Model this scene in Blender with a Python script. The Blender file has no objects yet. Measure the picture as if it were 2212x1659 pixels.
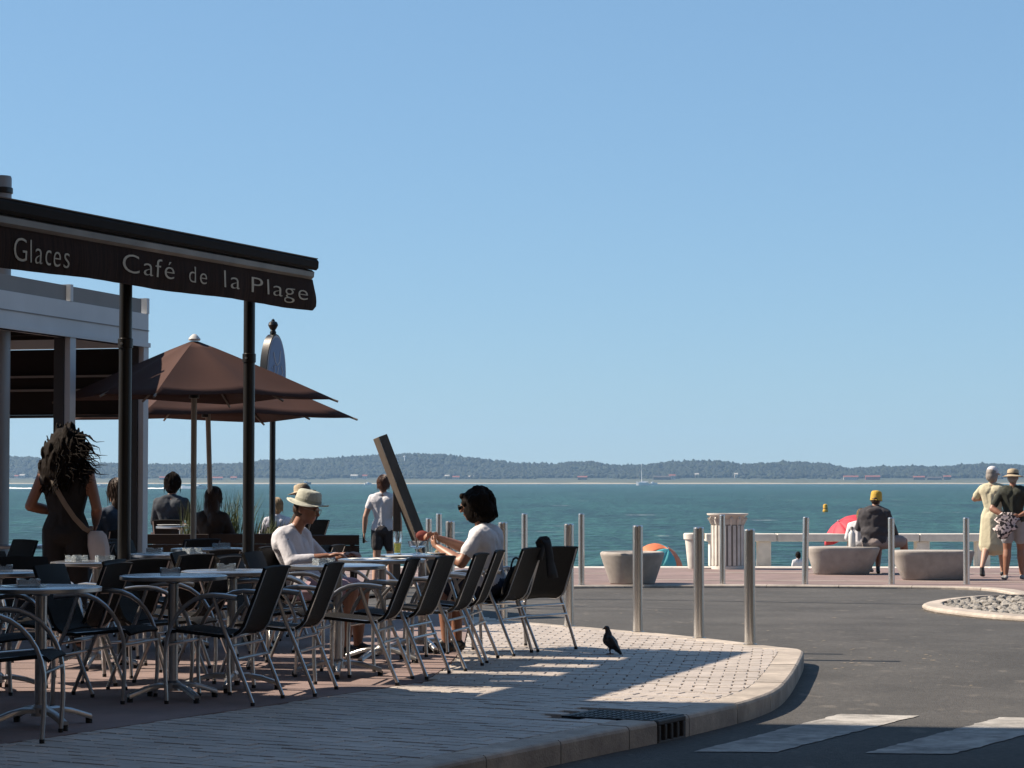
import bpy, bmesh, math, random
import numpy as np
from mathutils import Vector, Matrix, noise as mnoise
R = math.radians
random.seed(7)
scn = bpy.context.scene
COL = scn.collection

# ------------------------------------------------------------------ camera
F, CX, CY, HOR, CAMZ = 5000.0, 1106.0, 829.5, 1040.0, 1.30      # in units of a 2212 px wide picture
TH = math.atan((HOR - CY) / F)
cam_d = bpy.data.cameras.new('camera'); cam = bpy.data.objects.new('camera', cam_d); COL.objects.link(cam)
cam.location = (0, 0, CAMZ); cam.rotation_euler = (math.pi / 2 + TH, 0, 0)
cam_d.sensor_width = 36.0; cam_d.lens = 36.0 * F / 2212.0
cam_d.clip_start = 0.1; cam_d.clip_end = 20000
scn.camera = cam

# ------------------------------------------------------------------ sky, sun, exposure
SUN_EL = R(42); SUN_DIR = Vector((1.0, -0.17, 0)).normalized()      # direction the light travels in plan
w = bpy.data.worlds.new('World'); scn.world = w; w.use_nodes = True
wn = w.node_tree.nodes; wl = w.node_tree.links
sky = wn.new('ShaderNodeTexSky'); sky.sky_type = 'NISHITA'; sky.sun_disc = False
sky.sun_elevation = SUN_EL
sky.sun_rotation = math.atan2(-SUN_DIR.x, -SUN_DIR.y) % (2 * math.pi)
sky.altitude = 0; sky.air_density = 1.0; sky.dust_density = 0.0; sky.ozone_density = 10.0
gm = wn.new('ShaderNodeGamma'); gm.inputs[1].default_value = 0.48; wl.new(sky.outputs[0], gm.inputs[0])     # the camera's soft contrast
tn = wn.new('ShaderNodeVectorMath'); tn.operation = 'MULTIPLY'; tn.inputs[1].default_value = (2.17, 2.76, 3.18); wl.new(gm.outputs[0], tn.inputs[0])
wl.new(tn.outputs[0], wn['Background'].inputs[0]); wn['Background'].inputs[1].default_value = 0.050
sd = bpy.data.lights.new('sun', 'SUN'); sd.energy = 5.0; sd.angle = R(0.53); sd.color = (1.0, 0.86, 0.70)
sun = bpy.data.objects.new('sun', sd); COL.objects.link(sun)
dirv = Vector((SUN_DIR.x * math.cos(SUN_EL), SUN_DIR.y * math.cos(SUN_EL), -math.sin(SUN_EL)))
sun.rotation_euler = dirv.to_track_quat('-Z', 'Y').to_euler(); sun.location = (-20, 5, 25)
scn.view_settings.view_transform = 'Standard'; scn.view_settings.look = 'None'
scn.view_settings.exposure = 1.0; scn.view_settings.gamma = 1.0
scn.cycles.use_denoising = True
scn.cycles.max_bounces = 8; scn.cycles.transparent_max_bounces = 12
scn.cycles.volume_bounces = 0

# ------------------------------------------------------------------ pixel -> place
def ray(px, py):
    a, b, c = px - CX, F, -(py - CY)
    return Vector((a, b * math.cos(TH) - c * math.sin(TH), b * math.sin(TH) + c * math.cos(TH)))
def G(px, py, z=0.0):                      # where that direction meets the level z
    d = ray(px, py); t = (z - CAMZ) / d.z
    return Vector((d.x * t, d.y * t, z))
def D(px, py, Y):                          # where it meets the distance Y
    d = ray(px, py); t = Y / d.y
    return Vector((d.x * t, Y, CAMZ + d.z * t))

# ------------------------------------------------------------------ materials
def srgb(r, g, b):
    f = lambda c: (c / 255 / 12.92) if c / 255 <= 0.04045 else ((c / 255 + 0.055) / 1.055) ** 2.4
    return (f(r), f(g), f(b))
MATS = {}
def mat(name, col, rough=0.6, metal=0.0, var=0.12, scale=6.0, rnd=0.0, bump=0.0, bscale=60.0, detail=5.0, coord='Object', ior=None, trans=0.0, alpha=1.0, stretch=None, spec=None, stain=0.0, sscale=1.3):
    if name in MATS: return MATS[name]
    if not trans and metal < .5: col = tuple(c * 0.68 for c in col)
    m = bpy.data.materials.new(name); m.use_nodes = True; nt = m.node_tree; N = nt.nodes; L = nt.links
    b = N['Principled BSDF']; b.inputs['Roughness'].default_value = rough; b.inputs['Metallic'].default_value = metal
    if ior: b.inputs['IOR'].default_value = ior
    if spec is not None: b.inputs['Specular IOR Level'].default_value = spec
    if trans: b.inputs['Transmission Weight'].default_value = trans
    tc = N.new('ShaderNodeTexCoord'); src = tc.outputs[coord]
    if stretch:
        mp = N.new('ShaderNodeMapping'); mp.inputs['Scale'].default_value = stretch; L.new(src, mp.inputs[0]); src = mp.outputs[0]
    n = N.new('ShaderNodeTexNoise'); n.inputs['Scale'].default_value = scale; n.inputs['Detail'].default_value = detail
    L.new(src, n.inputs['Vector'])
    mr = N.new('ShaderNodeMapRange'); mr.inputs['From Min'].default_value = 0.25; mr.inputs['From Max'].default_value = 0.75
    mr.inputs['To Min'].default_value = 1 - var; mr.inputs['To Max'].default_value = 1 + var
    L.new(n.outputs[0], mr.inputs[0]); fac = mr.outputs[0]
    if rnd:
        oi = N.new('ShaderNodeObjectInfo'); m2 = N.new('ShaderNodeMapRange')
        m2.inputs['To Min'].default_value = 1 - rnd; m2.inputs['To Max'].default_value = 1 + rnd
        L.new(oi.outputs['Random'], m2.inputs[0]); mm = N.new('ShaderNodeMath'); mm.operation = 'MULTIPLY'
        L.new(fac, mm.inputs[0]); L.new(m2.outputs[0], mm.inputs[1]); fac = mm.outputs[0]
    if stain:                                  # weathering with a shape of its own, running on from piece to piece
        gp_ = N.new('ShaderNodeNewGeometry'); ns = N.new('ShaderNodeTexNoise'); ns.inputs['Scale'].default_value = sscale; ns.inputs['Detail'].default_value = 7; ns.inputs['Roughness'].default_value = 0.65
        L.new(gp_.outputs['Position'], ns.inputs['Vector']); m3 = N.new('ShaderNodeMapRange'); m3.inputs['From Min'].default_value = 0.38; m3.inputs['From Max'].default_value = 0.62
        m3.inputs['To Min'].default_value = 1 - stain; m3.inputs['To Max'].default_value = 1 + stain * 0.35; L.new(ns.outputs[0], m3.inputs[0])
        mm2 = N.new('ShaderNodeMath'); mm2.operation = 'MULTIPLY'; L.new(fac, mm2.inputs[0]); L.new(m3.outputs[0], mm2.inputs[1]); fac = mm2.outputs[0]
    vm = N.new('ShaderNodeVectorMath'); vm.operation = 'SCALE'; vm.inputs[0].default_value = col
    L.new(fac, vm.inputs['Scale']); L.new(vm.outputs[0], b.inputs['Base Color'])
    if bump:
        n2 = N.new('ShaderNodeTexNoise'); n2.inputs['Scale'].default_value = bscale; n2.inputs['Detail'].default_value = 4
        L.new(src, n2.inputs['Vector']); bp = N.new('ShaderNodeBump'); bp.inputs['Strength'].default_value = bump
        bp.inputs['Distance'].default_value = 0.01
        L.new(n2.outputs[0], bp.inputs['Height']); L.new(bp.outputs[0], b.inputs['Normal'])
    if alpha < 1: b.inputs['Alpha'].default_value = alpha
    MATS[name] = m
    return m

# ------------------------------------------------------------------ mesh helpers
class MB:
    def __init__(s): s.v = []; s.f = []
    def add(s, vs, fs):
        o = len(s.v); s.v += [tuple(p) for p in vs]; s.f += [tuple(i + o for i in f) for f in fs]; return s
    def box(s, c, size, rz=0.0, M=None):
        hx, hy, hz = size[0] / 2, size[1] / 2, size[2] / 2
        vs = [Vector((x, y, z)) for x in (-hx, hx) for y in (-hy, hy) for z in (-hz, hz)]
        if M is None: M = Matrix.Rotation(rz, 3, 'Z')
        c = Vector(c)
        return s.add([M @ p + c for p in vs], [(0, 1, 3, 2), (4, 6, 7, 5), (0, 4, 5, 1), (2, 3, 7, 6), (0, 2, 6, 4), (1, 5, 7, 3)])
    def prism(s, poly, z0, z1):
        n = len(poly); a = [(p[0], p[1], z0) for p in poly] + [(p[0], p[1], z1) for p in poly]
        return s.add(a, [tuple(range(n - 1, -1, -1)), tuple(range(n, 2 * n))] + [(i, (i + 1) % n, n + (i + 1) % n, n + i) for i in range(n)])
    def tube(s, pts, r, seg=8, cap=True, flat=1.0):
        pts = [Vector(p) for p in pts]; n = len(pts); rr = r if isinstance(r, (list, tuple)) else [r] * n
        up = None; rings = []
        for i, p in enumerate(pts):
            t = (pts[min(i + 1, n - 1)] - pts[max(i - 1, 0)]).normalized()
            if up is None:
                up = Vector((0, 0, 1)) if abs(t.z) < 0.9 else Vector((0, 1, 0))
            sd_ = t.cross(up)
            if sd_.length < 1e-6: sd_ = t.orthogonal()
            sd_.normalize(); up = sd_.cross(t).normalized()
            rings.append([p + (sd_ * math.cos(2 * math.pi * k / seg) + up * math.sin(2 * math.pi * k / seg) * flat) * rr[i] for k in range(seg)])
        vs = [q for rg in rings for q in rg]; fs = []
        for i in range(n - 1):
            for k in range(seg):
                a, b = i * seg + k, i * seg + (k + 1) % seg
                fs.append((a, b, b + seg, a + seg))
        if cap: fs += [tuple(range(seg - 1, -1, -1)), tuple(range((n - 1) * seg, n * seg))]
        return s.add(vs, fs)
    def lathe(s, prof, seg=24, c=(0, 0, 0), sx=1.0, sy=1.0):
        vs = []; fs = []; n = len(prof)
        for (r, z) in prof:
            for k in range(seg):
                a = 2 * math.pi * k / seg
                vs.append((c[0] + r * sx * math.cos(a), c[1] + r * sy * math.sin(a), c[2] + z))
        for i in range(n - 1):
            for k in range(seg):
                a, b = i * seg + k, i * seg + (k + 1) % seg
                fs.append((a, b, b + seg, a + seg))
        if prof[0][0] > 1e-5: fs.append(tuple(range(seg - 1, -1, -1)))
        if prof[-1][0] > 1e-5: fs.append(tuple(range((n - 1) * seg, n * seg)))
        return s.add(vs, fs)
    def loft(s, rings, closed=True, cap=True):
        k = len(rings[0]); vs = [p for r_ in rings for p in r_]; fs = []
        for i in range(len(rings) - 1):
            for j in range(k if closed else k - 1):
                a, b = i * k + j, i * k + (j + 1) % k
                fs.append((a, b, b + k, a + k))
        if cap and closed: fs += [tuple(range(k - 1, -1, -1)), tuple(range((len(rings) - 1) * k, len(rings) * k))]
        return s.add(vs, fs)
    def build(s, name, m, parent=None, smooth=False, loc=None, angle=40):
        me = bpy.data.meshes.new(name); me.from_pydata(s.v, [], s.f); me.update()
        bm = bmesh.new(); bm.from_mesh(me); bmesh.ops.recalc_face_normals(bm, faces=bm.faces); bm.to_mesh(me); bm.free()
        return meshobj(name, me, m, parent, smooth, loc, angle)
def meshobj(name, me, m, parent=None, smooth=False, loc=None, angle=40):
    if m is not None:
        for q in (m if isinstance(m, (list, tuple)) else [m]): me.materials.append(q)
    if smooth:
        for p in me.polygons: p.use_smooth = True
        if angle:
            try: me.set_sharp_from_angle(angle=R(angle))
            except Exception: pass
    o = bpy.data.objects.new(name, me); COL.objects.link(o)
    if parent is not None: o.parent = parent
    if loc is not None: o.location = loc
    return o
def tag(o, label=None, cat=None, group=None, kind=None):
    if label: o['label'] = label
    if cat: o['category'] = cat
    if group: o['group'] = group
    if kind: o['kind'] = kind
    return o
def empty(name, loc=(0, 0, 0), rz=0.0, label=None, cat=None, group=None, sc=1.0):
    o = bpy.data.objects.new(name, None); COL.objects.link(o); o.location = loc; o.rotation_euler = (0, 0, rz)
    o.scale = (sc, sc, sc); o.empty_display_size = 0.1
    return tag(o, label, cat, group)
def copy_tree(o, parent=None):
    c = o.copy(); COL.objects.link(c); c.parent = parent
    for ch in list(o.children): copy_tree(ch, c)
    return c
def bevel(o, wd=0.005, seg=2):
    b = o.modifiers.new('bevel', 'BEVEL'); b.width = wd; b.segments = seg; b.limit_method = 'ANGLE'; b.angle_limit = R(35)
    return o
def arc(c, r, a0, a1, n, ax=(1, 0, 0), ay=(0, 0, 1)):
    c, ax, ay = Vector(c), Vector(ax), Vector(ay)
    return [c + ax * r * math.cos(R(a0 + (a1 - a0) * i / n)) + ay * r * math.sin(R(a0 + (a1 - a0) * i / n)) for i in range(n + 1)]

# ------------------------------------------------------------------ shared materials
ALU = mat('brushed_aluminium', (0.46, 0.455, 0.45), 0.30, 0.95, 0.10, 30, bump=0.03, bscale=200)
STEEL = mat('satin_stainless_steel', (0.60, 0.585, 0.56), 0.24, 0.95, 0.08, 8, bump=0.03, bscale=150, stretch=(1, 1, 0.1))
TOPM = mat('polished_table_top', (0.50, 0.50, 0.51), 0.27, 0.95, 0.15, 40, bump=0.02, bscale=90)
SLING = mat('black_sling_fabric', (0.011, 0.0095, 0.0085), 0.7, 0, 0.25, 25, bump=0.35, bscale=350, spec=0.2)
RUBBER = mat('black_rubber', (0.012, 0.012, 0.012), 0.7, 0, 0.2, 20)
ASPH = mat('asphalt', (0.084, 0.080, 0.075), 0.88, 0, 0.35, 26, bump=0.8, bscale=90, detail=9, stain=0.30, sscale=0.8)
MAUVE = mat('mauve_concrete', (0.30, 0.215, 0.20), 0.85, 0, 0.13, 1.6, bump=0.3, bscale=160, detail=8, stain=0.22)
STONE = mat('pale_kerb_stone', (0.56, 0.49, 0.42), 0.8, 0, 0.16, 14, rnd=0.09, bump=0.4, bscale=70, detail=9, stain=0.28, sscale=2.2)
PAVER = mat('cream_paver', (0.60, 0.53, 0.47), 0.60, 0, 0.12, 12, rnd=0.08, bump=0.4, bscale=90, detail=8, stain=0.16, sscale=1.6)
JOINT = mat('sandy_joint', (0.17, 0.145, 0.13), 0.95, 0, 0.3, 12, bump=0.3, bscale=200)
PAINT = mat('road_paint', (0.46, 0.44, 0.41), 0.8, 0, 0.25, 9, bump=0.5, bscale=90, detail=9, stain=0.45, sscale=4.0)
CONC = mat('cast_concrete', (0.47, 0.43, 0.39), 0.85, 0, 0.10, 9, rnd=0.03, bump=0.4, bscale=60, detail=9, stain=0.16, sscale=3.0)
WHITEC = mat('white_cast_stone', (0.88, 0.83, 0.75), 0.75, 0, 0.10, 8, bump=0.3, bscale=50, detail=8, stain=0.14, sscale=2.5)
IRON = mat('cast_iron', (0.022, 0.022, 0.024), 0.55, 0.3, 0.3, 14, bump=0.4, bscale=90)
BLACKM = mat('black_painted_metal', (0.012, 0.011, 0.010), 0.38, 0.2, 0.2, 12, bump=0.05, bscale=60)
# ================================================================== THE SETTING
# ---- asphalt road (one sheet, falling a little towards the promenade)
def road_z(y): return -0.12 - 0.065 * min(max((y - 19.0) / 11.0, 0), 1)
mb = MB(); ys = [-25, 0, 10, 16, 19, 22, 25, 28, 31, 34, 39.1]; xs = [-60, -20, -8, 0, 4, 8, 20, 60]
mb.add([(x, y, road_z(y)) for y in ys for x in xs], [(j * len(xs) + i, j * len(xs) + i + 1, (j + 1) * len(xs) + i + 1, (j + 1) * len(xs) + i) for j in range(len(ys) - 1) for i in range(len(xs) - 1)])
def road_material():
    m = ASPH.copy(); m.name = 'worn_asphalt'; N = m.node_tree.nodes; L = m.node_tree.links
    b = N['Principled BSDF']; base = b.inputs['Base Color'].links[0].from_socket
    tc = N.new('ShaderNodeTexCoord')
    # pale scuffs and grit
    n = N.new('ShaderNodeTexNoise'); n.inputs['Scale'].default_value = 5.5; n.inputs['Detail'].default_value = 6
    mp = N.new('ShaderNodeMapping'); mp.inputs['Scale'].default_value = (1.0, 0.5, 1); L.new(tc.outputs['Object'], mp.inputs[0]); L.new(mp.outputs[0], n.inputs['Vector'])
    r = N.new('ShaderNodeMapRange'); r.inputs['From Min'].default_value = 0.62; r.inputs['From Max'].default_value = 0.70; r.inputs['To Max'].default_value = 0.30
    L.new(n.outputs[0], r.inputs[0])
    mx = N.new('ShaderNodeMix'); mx.data_type = 'RGBA'; L.new(r.outputs[0], mx.inputs[0]); L.new(base, mx.inputs[6]); mx.inputs[7].default_value = (0.19, 0.17, 0.145, 1)
    # broad patches
    n2 = N.new('ShaderNodeTexNoise'); n2.inputs['Scale'].default_value = 0.35; n2.inputs['Detail'].default_value = 3; L.new(tc.outputs['Object'], n2.inputs['Vector'])
    r2 = N.new('ShaderNodeMapRange'); r2.inputs['To Min'].default_value = 0.78; r2.inputs['To Max'].default_value = 1.22; L.new(n2.outputs[0], r2.inputs[0])
    vm = N.new('ShaderNodeVectorMath'); vm.operation = 'SCALE'; L.new(mx.outputs[2], vm.inputs[0]); L.new(r2.outputs[0], vm.inputs['Scale'])
    L.new(vm.outputs[0], b.inputs['Base Color'])
    return m
tag(mb.build('road', road_material()), kind='structure')

# ---- tar seams and grit on the road
TAR = mat('tar_seam', (0.030, 0.028, 0.027), .6, 0, .3, 20)
RD = bpy.data.objects['road']
for k, pl_ in enumerate((((1090, 1289), (1250, 1288), (1420, 1290), (1600, 1293), (1800, 1297), (2000, 1300)), ((1100, 1310), (1300, 1306), (1500, 1312)))):
    q = smooth_pl([G(x, y, -0.14) for x, y in pl_], 2) if False else [G(x, y, -0.14) for x, y in pl_]
    b = MB(); vs = []
    for i, p in enumerate(q):
        t = (q[min(i + 1, len(q) - 1)] - q[max(i - 1, 0)]).normalized(); nn = Vector((-t.y, t.x, 0)) * (.028 if k == 0 else .012)
        for z_ in (p - nn, p + nn): vs.append((z_.x, z_.y, road_z(z_.y) + .004))
    b.add(vs, [(2 * i, 2 * i + 2, 2 * i + 3, 2 * i + 1) for i in range(len(q) - 1)]); b.build('tar_seam', TAR, RD)
GRIT = mat('pale_grit', (0.36, 0.30, 0.22), .9, 0, .4, 30); b = MB(); rq = random.Random(21)
for i in range(150):
    y = rq.uniform(15.5, 29); x = rq.uniform(-.02, .215) * y
    if rq.random() < .5: y = rq.uniform(17.5, 20.5); x = rq.uniform(1.0, 3.6)
    r_ = rq.uniform(.004, .012); a = rq.uniform(0, 6.28); z_ = road_z(y) + .003; ex = rq.uniform(1, 2.6)
    vs = [(x + r_ * ex * math.cos(a + k * 1.2566) * rq.uniform(.7, 1.1), y + r_ * math.sin(a + k * 1.2566), z_ + rq.uniform(0, .003)) for k in range(5)] + [(x, y, z_ + r_ * .35)]
    b.add(vs, [(k, (k + 1) % 5, 5) for k in range(5)])
tag(b.build('road_grit', GRIT, RD), kind='stuff')

# ---- zebra crossing stripes
def quad_sheet(name, pts, dz, m, parent=None, nx=1):
    b = MB(); b.add([(p.x, p.y, road_z(p.y) + dz) for p in pts], [(0, 1, 2, 3)]); return b.build(name, m, parent)
cross = empty('zebra_crossing', G(1750, 1590, -0.12)); tag(cross, kind='structure')
cr_loc = cross.location.copy()
for q in (((1498, 1625), (1677, 1626), (1986, 1547), (1814.6, 1543.4)), ((1869, 1628), (2059, 1630), (2348, 1553), (2160, 1550.6)), ((2240, 1631), (2440, 1634), (2712, 1558), (2508, 1556))):
    pts = [G(px, py, -0.12) for px, py in q]
    rz_ = random.Random(q[0][0]); ol = []
    for i in range(4):
        a, c = pts[i], pts[(i + 1) % 4]; n = max(4, int((c - a).length / .06)); nn = Vector((-(c - a).y, (c - a).x, 0)).normalized()
        ol += [a.lerp(c, k / n) + nn * rz_.gauss(0, .006) for k in range(n)]
    b = MB(); b.add([tuple(p - cr_loc + Vector((0, 0, 0.004))) for p in ol], [tuple(range(len(ol)))])
    b.build('painted_stripe', PAINT, cross)

# ---- pavement corner: kerb line, slab, kerb stones, pavers
KO = [G(*p) for p in ((300, 1792), (620, 1723), (1009, 1639), (1314, 1578), (1432, 1556), (1575, 1524), (1640, 1506), (1683, 1488), (1708, 1462), (1727, 1430), (1738, 1407), (1733, 1402), (1715, 1399.5), (1684, 1397), (1646, 1392), (1542, 1379.5), (1438, 1369), (1350, 1361), (1240, 1351.5), (1152, 1345), (1085, 1339), (972, 1331), (880, 1325))]
def resample(pl, step):
    out = [pl[0].copy()]; acc = 0.0
    for a, b in zip(pl[:-1], pl[1:]):
        L_ = (b - a).length; d = step - acc
        while d <= L_:
            out.append(a.lerp(b, d / L_)); d += step
        acc = (acc + L_) % step if L_ >= 0 else acc
        acc = L_ - (d - step)
    return out
def smooth_pl(pl, it=1):
    for _ in range(it):
        q = [pl[0]]
        for a, b in zip(pl[:-1], pl[1:]): q += [a.lerp(b, .25), a.lerp(b, .75)]
        pl = q + [pl[-1]]
    return pl
KO = smooth_pl(KO, 2)
def offset_pl(pl, d):
    out = []
    for i, p in enumerate(pl):
        t = (pl[min(i + 1, len(pl) - 1)] - pl[max(i - 1, 0)]).normalized()
        out.append(p + Vector((-t.y, t.x, 0)) * d)
    return out
KW = 0.20
KI = offset_pl(KO, KW)
BORDER = [G(*p) for p in ((-520, 1684), (0, 1608), (576, 1524), (913, 1473), (965, 1440), (1000, 1400), (1015, 1336))]
# slab under the pavers
slab = MB(); poly = [(p.x, p.y) for p in offset_pl(KO, 0.02)] + [(p.x, p.y) for p in reversed(BORDER)]
slab.prism(poly, -0.4, -0.020)
pave = slab.build('pavement', JOINT); tag(pave, kind='structure')
# kerb stones cut every 0.75 m, arris rounded
def arclen(pl):
    a = [0.0]
    for p, q in zip(pl[:-1], pl[1:]): a.append(a[-1] + (q - p).length)
    return a
AL = arclen(KO)
def at_len(pl, al, s):
    for i in range(len(pl) - 1):
        if al[i + 1] >= s: return pl[i].lerp(pl[i + 1], (s - al[i]) / max(al[i + 1] - al[i], 1e-9)), (pl[i + 1] - pl[i]).normalized()
    return pl[-1].copy(), (pl[-1] - pl[-2]).normalized()
def nearest_s(p):
    return min(((q - p).length, s) for q, s in zip(KO, AL))[1]
S_J = nearest_s(G(1009, 1639)); S_D0 = nearest_s(G(1436, 1555)); S_D1 = S_D0 + 0.36
def kerb_piece(s0, s1, name, m, top=0.0, wd=KW):
    n = max(2, int((s1 - s0) / 0.10)); rings = []
    for i in range(n + 1):
        p, t = at_len(KO, AL, s0 + (s1 - s0) * i / n); nn = Vector((-t.y, t.x, 0))
        prof = ((0.0, -0.35), (0.0, top - 0.022), (0.006, top - 0.008), (0.020, top), (wd - 0.004, top), (wd, top - 0.006), (wd, -0.35))
        rings.append([p + nn * a + Vector((0, 0, z)) for a, z in prof])
    b = MB(); b.loft(rings); return b.build(name, m, pave)
s = S_J; cuts = []
while s < AL[-1] - 0.2:
    e = min(s + 0.74, AL[-1])
    cuts.append((s, e)); s = e
s = S_J
while s > 0.2: cuts.append((max(s - 0.74, 0), s)); s -= 0.74
for a, b_ in cuts:
    segs = [(a, b_)]
    if a < S_D1 and b_ > S_D0:
        segs = [x for x in ((a, min(b_, S_D0)), (max(a, S_D1), b_)) if x[1] - x[0] > 0.05]
    for x0, x1 in segs: kerb_piece(x0 + 0.005, x1 - 0.005, 'kerb_stone', STONE, top=random.uniform(-0.002, 0.002))
# drain inlet in the kerb, with cast cover on the pavement
pd0, td = at_len(KO, AL, S_D0 + 0.18); nd = Vector((-td.y, td.x, 0))
drain = empty('kerb_drain', (pd0.x, pd0.y, -0.12), math.atan2(td.y, td.x), 'cast iron kerb drain with slotted mouth and dark flat cover, by the zebra crossing', 'drain')
b = MB(); b.box((0, 0.30, 0.118), (0.40, 0.56, 0.012)); cov = b.build('cover_plate', IRON, drain)
b = MB()
for i in range(7):
    for j in range(9): b.box((-0.165 + i * 0.055, 0.075 + j * 0.056, 0.1255), (0.030, 0.030, 0.003), rz=0.78)
b.build('tread_studs', IRON, cov)
GREYI = mat('grey_cast_iron', (0.10, 0.095, 0.09), 0.7, 0.1, 0.2, 12, bump=0.3, bscale=70)
b = MB(); b.box((0, 0.012, 0.107), (0.352, 0.034, 0.026)); b.box((0, 0.012, -0.02), (0.352, 0.034, 0.06))
for i in range(5): b.box((-0.156 + i * 0.078, 0.012, 0.05), (0.030, 0.034, 0.088))
bevel(b.build('slotted_face', GREYI, drain), 0.006)
b = MB(); b.box((0, 0.10, 0.03), (0.345, 0.02, 0.16)); b.build('dark_chamber', IRON, drain)

# paver field
def inside(pl, x, y):
    c = False; j = len(pl) - 1
    for i in range(len(pl)):
        xi, yi = pl[i]; xj, yj = pl[j]
        if (yi > y) != (yj > y) and x < (xj - xi) * (y - yi) / (yj - yi) + xi: c = not c
        j = i
    return c
FIELD = [(p.x, p.y) for p in KI] + [(p.x, p.y) for p in reversed(offset_pl(BORDER, -0.012))]
def clip(poly, a, b):                      # keep the side to the left of a->b
    out = []
    for i in range(len(poly)):
        p, q = poly[i], poly[(i + 1) % len(poly)]
        dp = (b[0] - a[0]) * (p[1] - a[1]) - (b[1] - a[1]) * (p[0] - a[0]); dq = (b[0] - a[0]) * (q[1] - a[1]) - (b[1] - a[1]) * (q[0] - a[0])
        if dp >= 0: out.append(p)
        if dp * dq < 0:
            t = dp / (dp - dq); out.append((p[0] + (q[0] - p[0]) * t, p[1] + (q[1] - p[1]) * t))
    return out
def seg_dist(p, a, b):
    ax, ay = b[0] - a[0], b[1] - a[1]; L2 = ax * ax + ay * ay
    t = max(0, min(1, ((p[0] - a[0]) * ax + (p[1] - a[1]) * ay) / max(L2, 1e-9)))
    return math.hypot(p[0] - a[0] - t * ax, p[1] - a[1] - t * ay)
za, zb = G(1000, 1474), G(1606, 1499)
drain_poly_c = Vector((pd0.x, pd0.y, 0)) + nd * 0.30
PAV = []
def lay(cdir, L_, W_, zone, gl, gw):
    c, s_ = cdir
    step_l, step_w = L_ + gl, W_ + gw
    lo = [1e9, 1e9]; hi = [-1e9, -1e9]
    for x, y in FIELD:
        u_, v_ = x * c + y * s_, -x * s_ + y * c
        lo[0] = min(lo[0], u_); lo[1] = min(lo[1], v_); hi[0] = max(hi[0], u_); hi[1] = max(hi[1], v_)
    for j in range(int((hi[1] - lo[1]) / step_w) + 2):
        for i in range(-1, int((hi[0] - lo[0]) / step_l) + 2):
            u0 = lo[0] + i * step_l + (0.5 * step_l if j % 2 else 0) + random.uniform(-.003, .003); v0 = lo[1] + j * step_w
            q = [(u0, v0), (u0 + L_, v0), (u0 + L_, v0 + W_), (u0, v0 + W_)]
            q = [(a * c - b * s_, a * s_ + b * c) for a, b in q]
            mx, my = sum(p[0] for p in q) / 4, sum(p[1] for p in q) / 4
            if my < 9.4 or mx < -2.6: continue
            q = clip(q, (za.x, za.y), (zb.x, zb.y)) if zone == 1 else clip(q, (zb.x, zb.y), (za.x, za.y))
            if len(q) < 3: continue
            mx, my = sum(p[0] for p in q) / len(q), sum(p[1] for p in q) / len(q)
            near = False; ok = True
            for k in range(len(FIELD)):
                a, b = FIELD[k], FIELD[(k + 1) % len(FIELD)]
                if seg_dist((mx, my), a, b) < 0.16:
                    near = True; q = clip(q, a, b)
                    if len(q) < 3: ok = False; break
            if not ok: continue
            if not near and not inside(FIELD, mx, my): continue
            ar = abs(sum(q[k][0] * q[(k + 1) % len(q)][1] - q[(k + 1) % len(q)][0] * q[k][1] for k in range(len(q)))) / 2
            if ar < 0.0012: continue
            rel = Vector((mx - drain_poly_c.x, my - drain_poly_c.y, 0))
            if abs(rel.dot(td)) < 0.27 and abs(rel.dot(nd)) < 0.34: continue
            PAV.append((q, mx, my))
q1 = Vector((1.0, -0.12, 0)).normalized(); lay((q1.x, q1.y), 0.154, 0.1245, 1, 0.0065, 0.004)
kd = (G(1314, 1578) - G(1009, 1639)).normalized(); q2 = Vector((kd.y, -kd.x, 0)); lay((q2.x, q2.y), 0.196, 0.097, 2, 0.006, 0.009)
def paver_geo(mb_, q, c, dz):
    n = len(q); ins = []
    for x, y in q:
        d = math.hypot(x - c[0], y - c[1]); k = max(0.0, 1 - 0.005 / max(d, 1e-3)); ins.append((c[0] + (x - c[0]) * k, c[1] + (y - c[1]) * k))
    vs = [(x, y, -0.03) for x, y in q] + [(x, y, -0.005 + dz) for x, y in q] + [(x, y, dz) for x, y in ins]
    fs = [tuple(range(2 * n, 3 * n))] + [(i, (i + 1) % n, n + (i + 1) % n, n + i) for i in range(n)] + [(n + i, n + (i + 1) % n, 2 * n + (i + 1) % n, 2 * n + i) for i in range(n)]
    mb_.add(vs, fs)
def app_size(p):
    vis = abs(p[1] / p[2]) < 0.223 and p[2] > 10.6
    return -1.0 / (p[2] ** 2) if vis else 1.0
PAV.sort(key=app_size)
shared = {}
for idx, (q, mx, my) in enumerate(PAV[:300]):
    b = MB(); paver_geo(b, [(x - mx, y - my) for x, y in q], (0, 0), random.uniform(-.0025, .0025))
    b.build('paver', PAVER, pave, loc=(mx, my, 0))
b = MB()
for q, mx, my in PAV[300:]: paver_geo(b, q, (mx, my), random.uniform(-.0025, .0025))
tag(b.build('paver_field', PAVER, pave), kind='stuff')

# ---- terrace floor under the tables
tf = [(p.x, p.y) for p in BORDER] + [(-1.9, 25.0), (-3.4, 31.5), (-6, 32.8), (-25, 33.2), (-25, 6.0)]
def terrace_material():
    m = MAUVE.copy(); m.name = 'mauve_terrace_concrete'; return m
b = MB(); b.prism(tf, -0.4, 0.002); tag(b.build('terrace_floor', terrace_material()), kind='structure')

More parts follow.
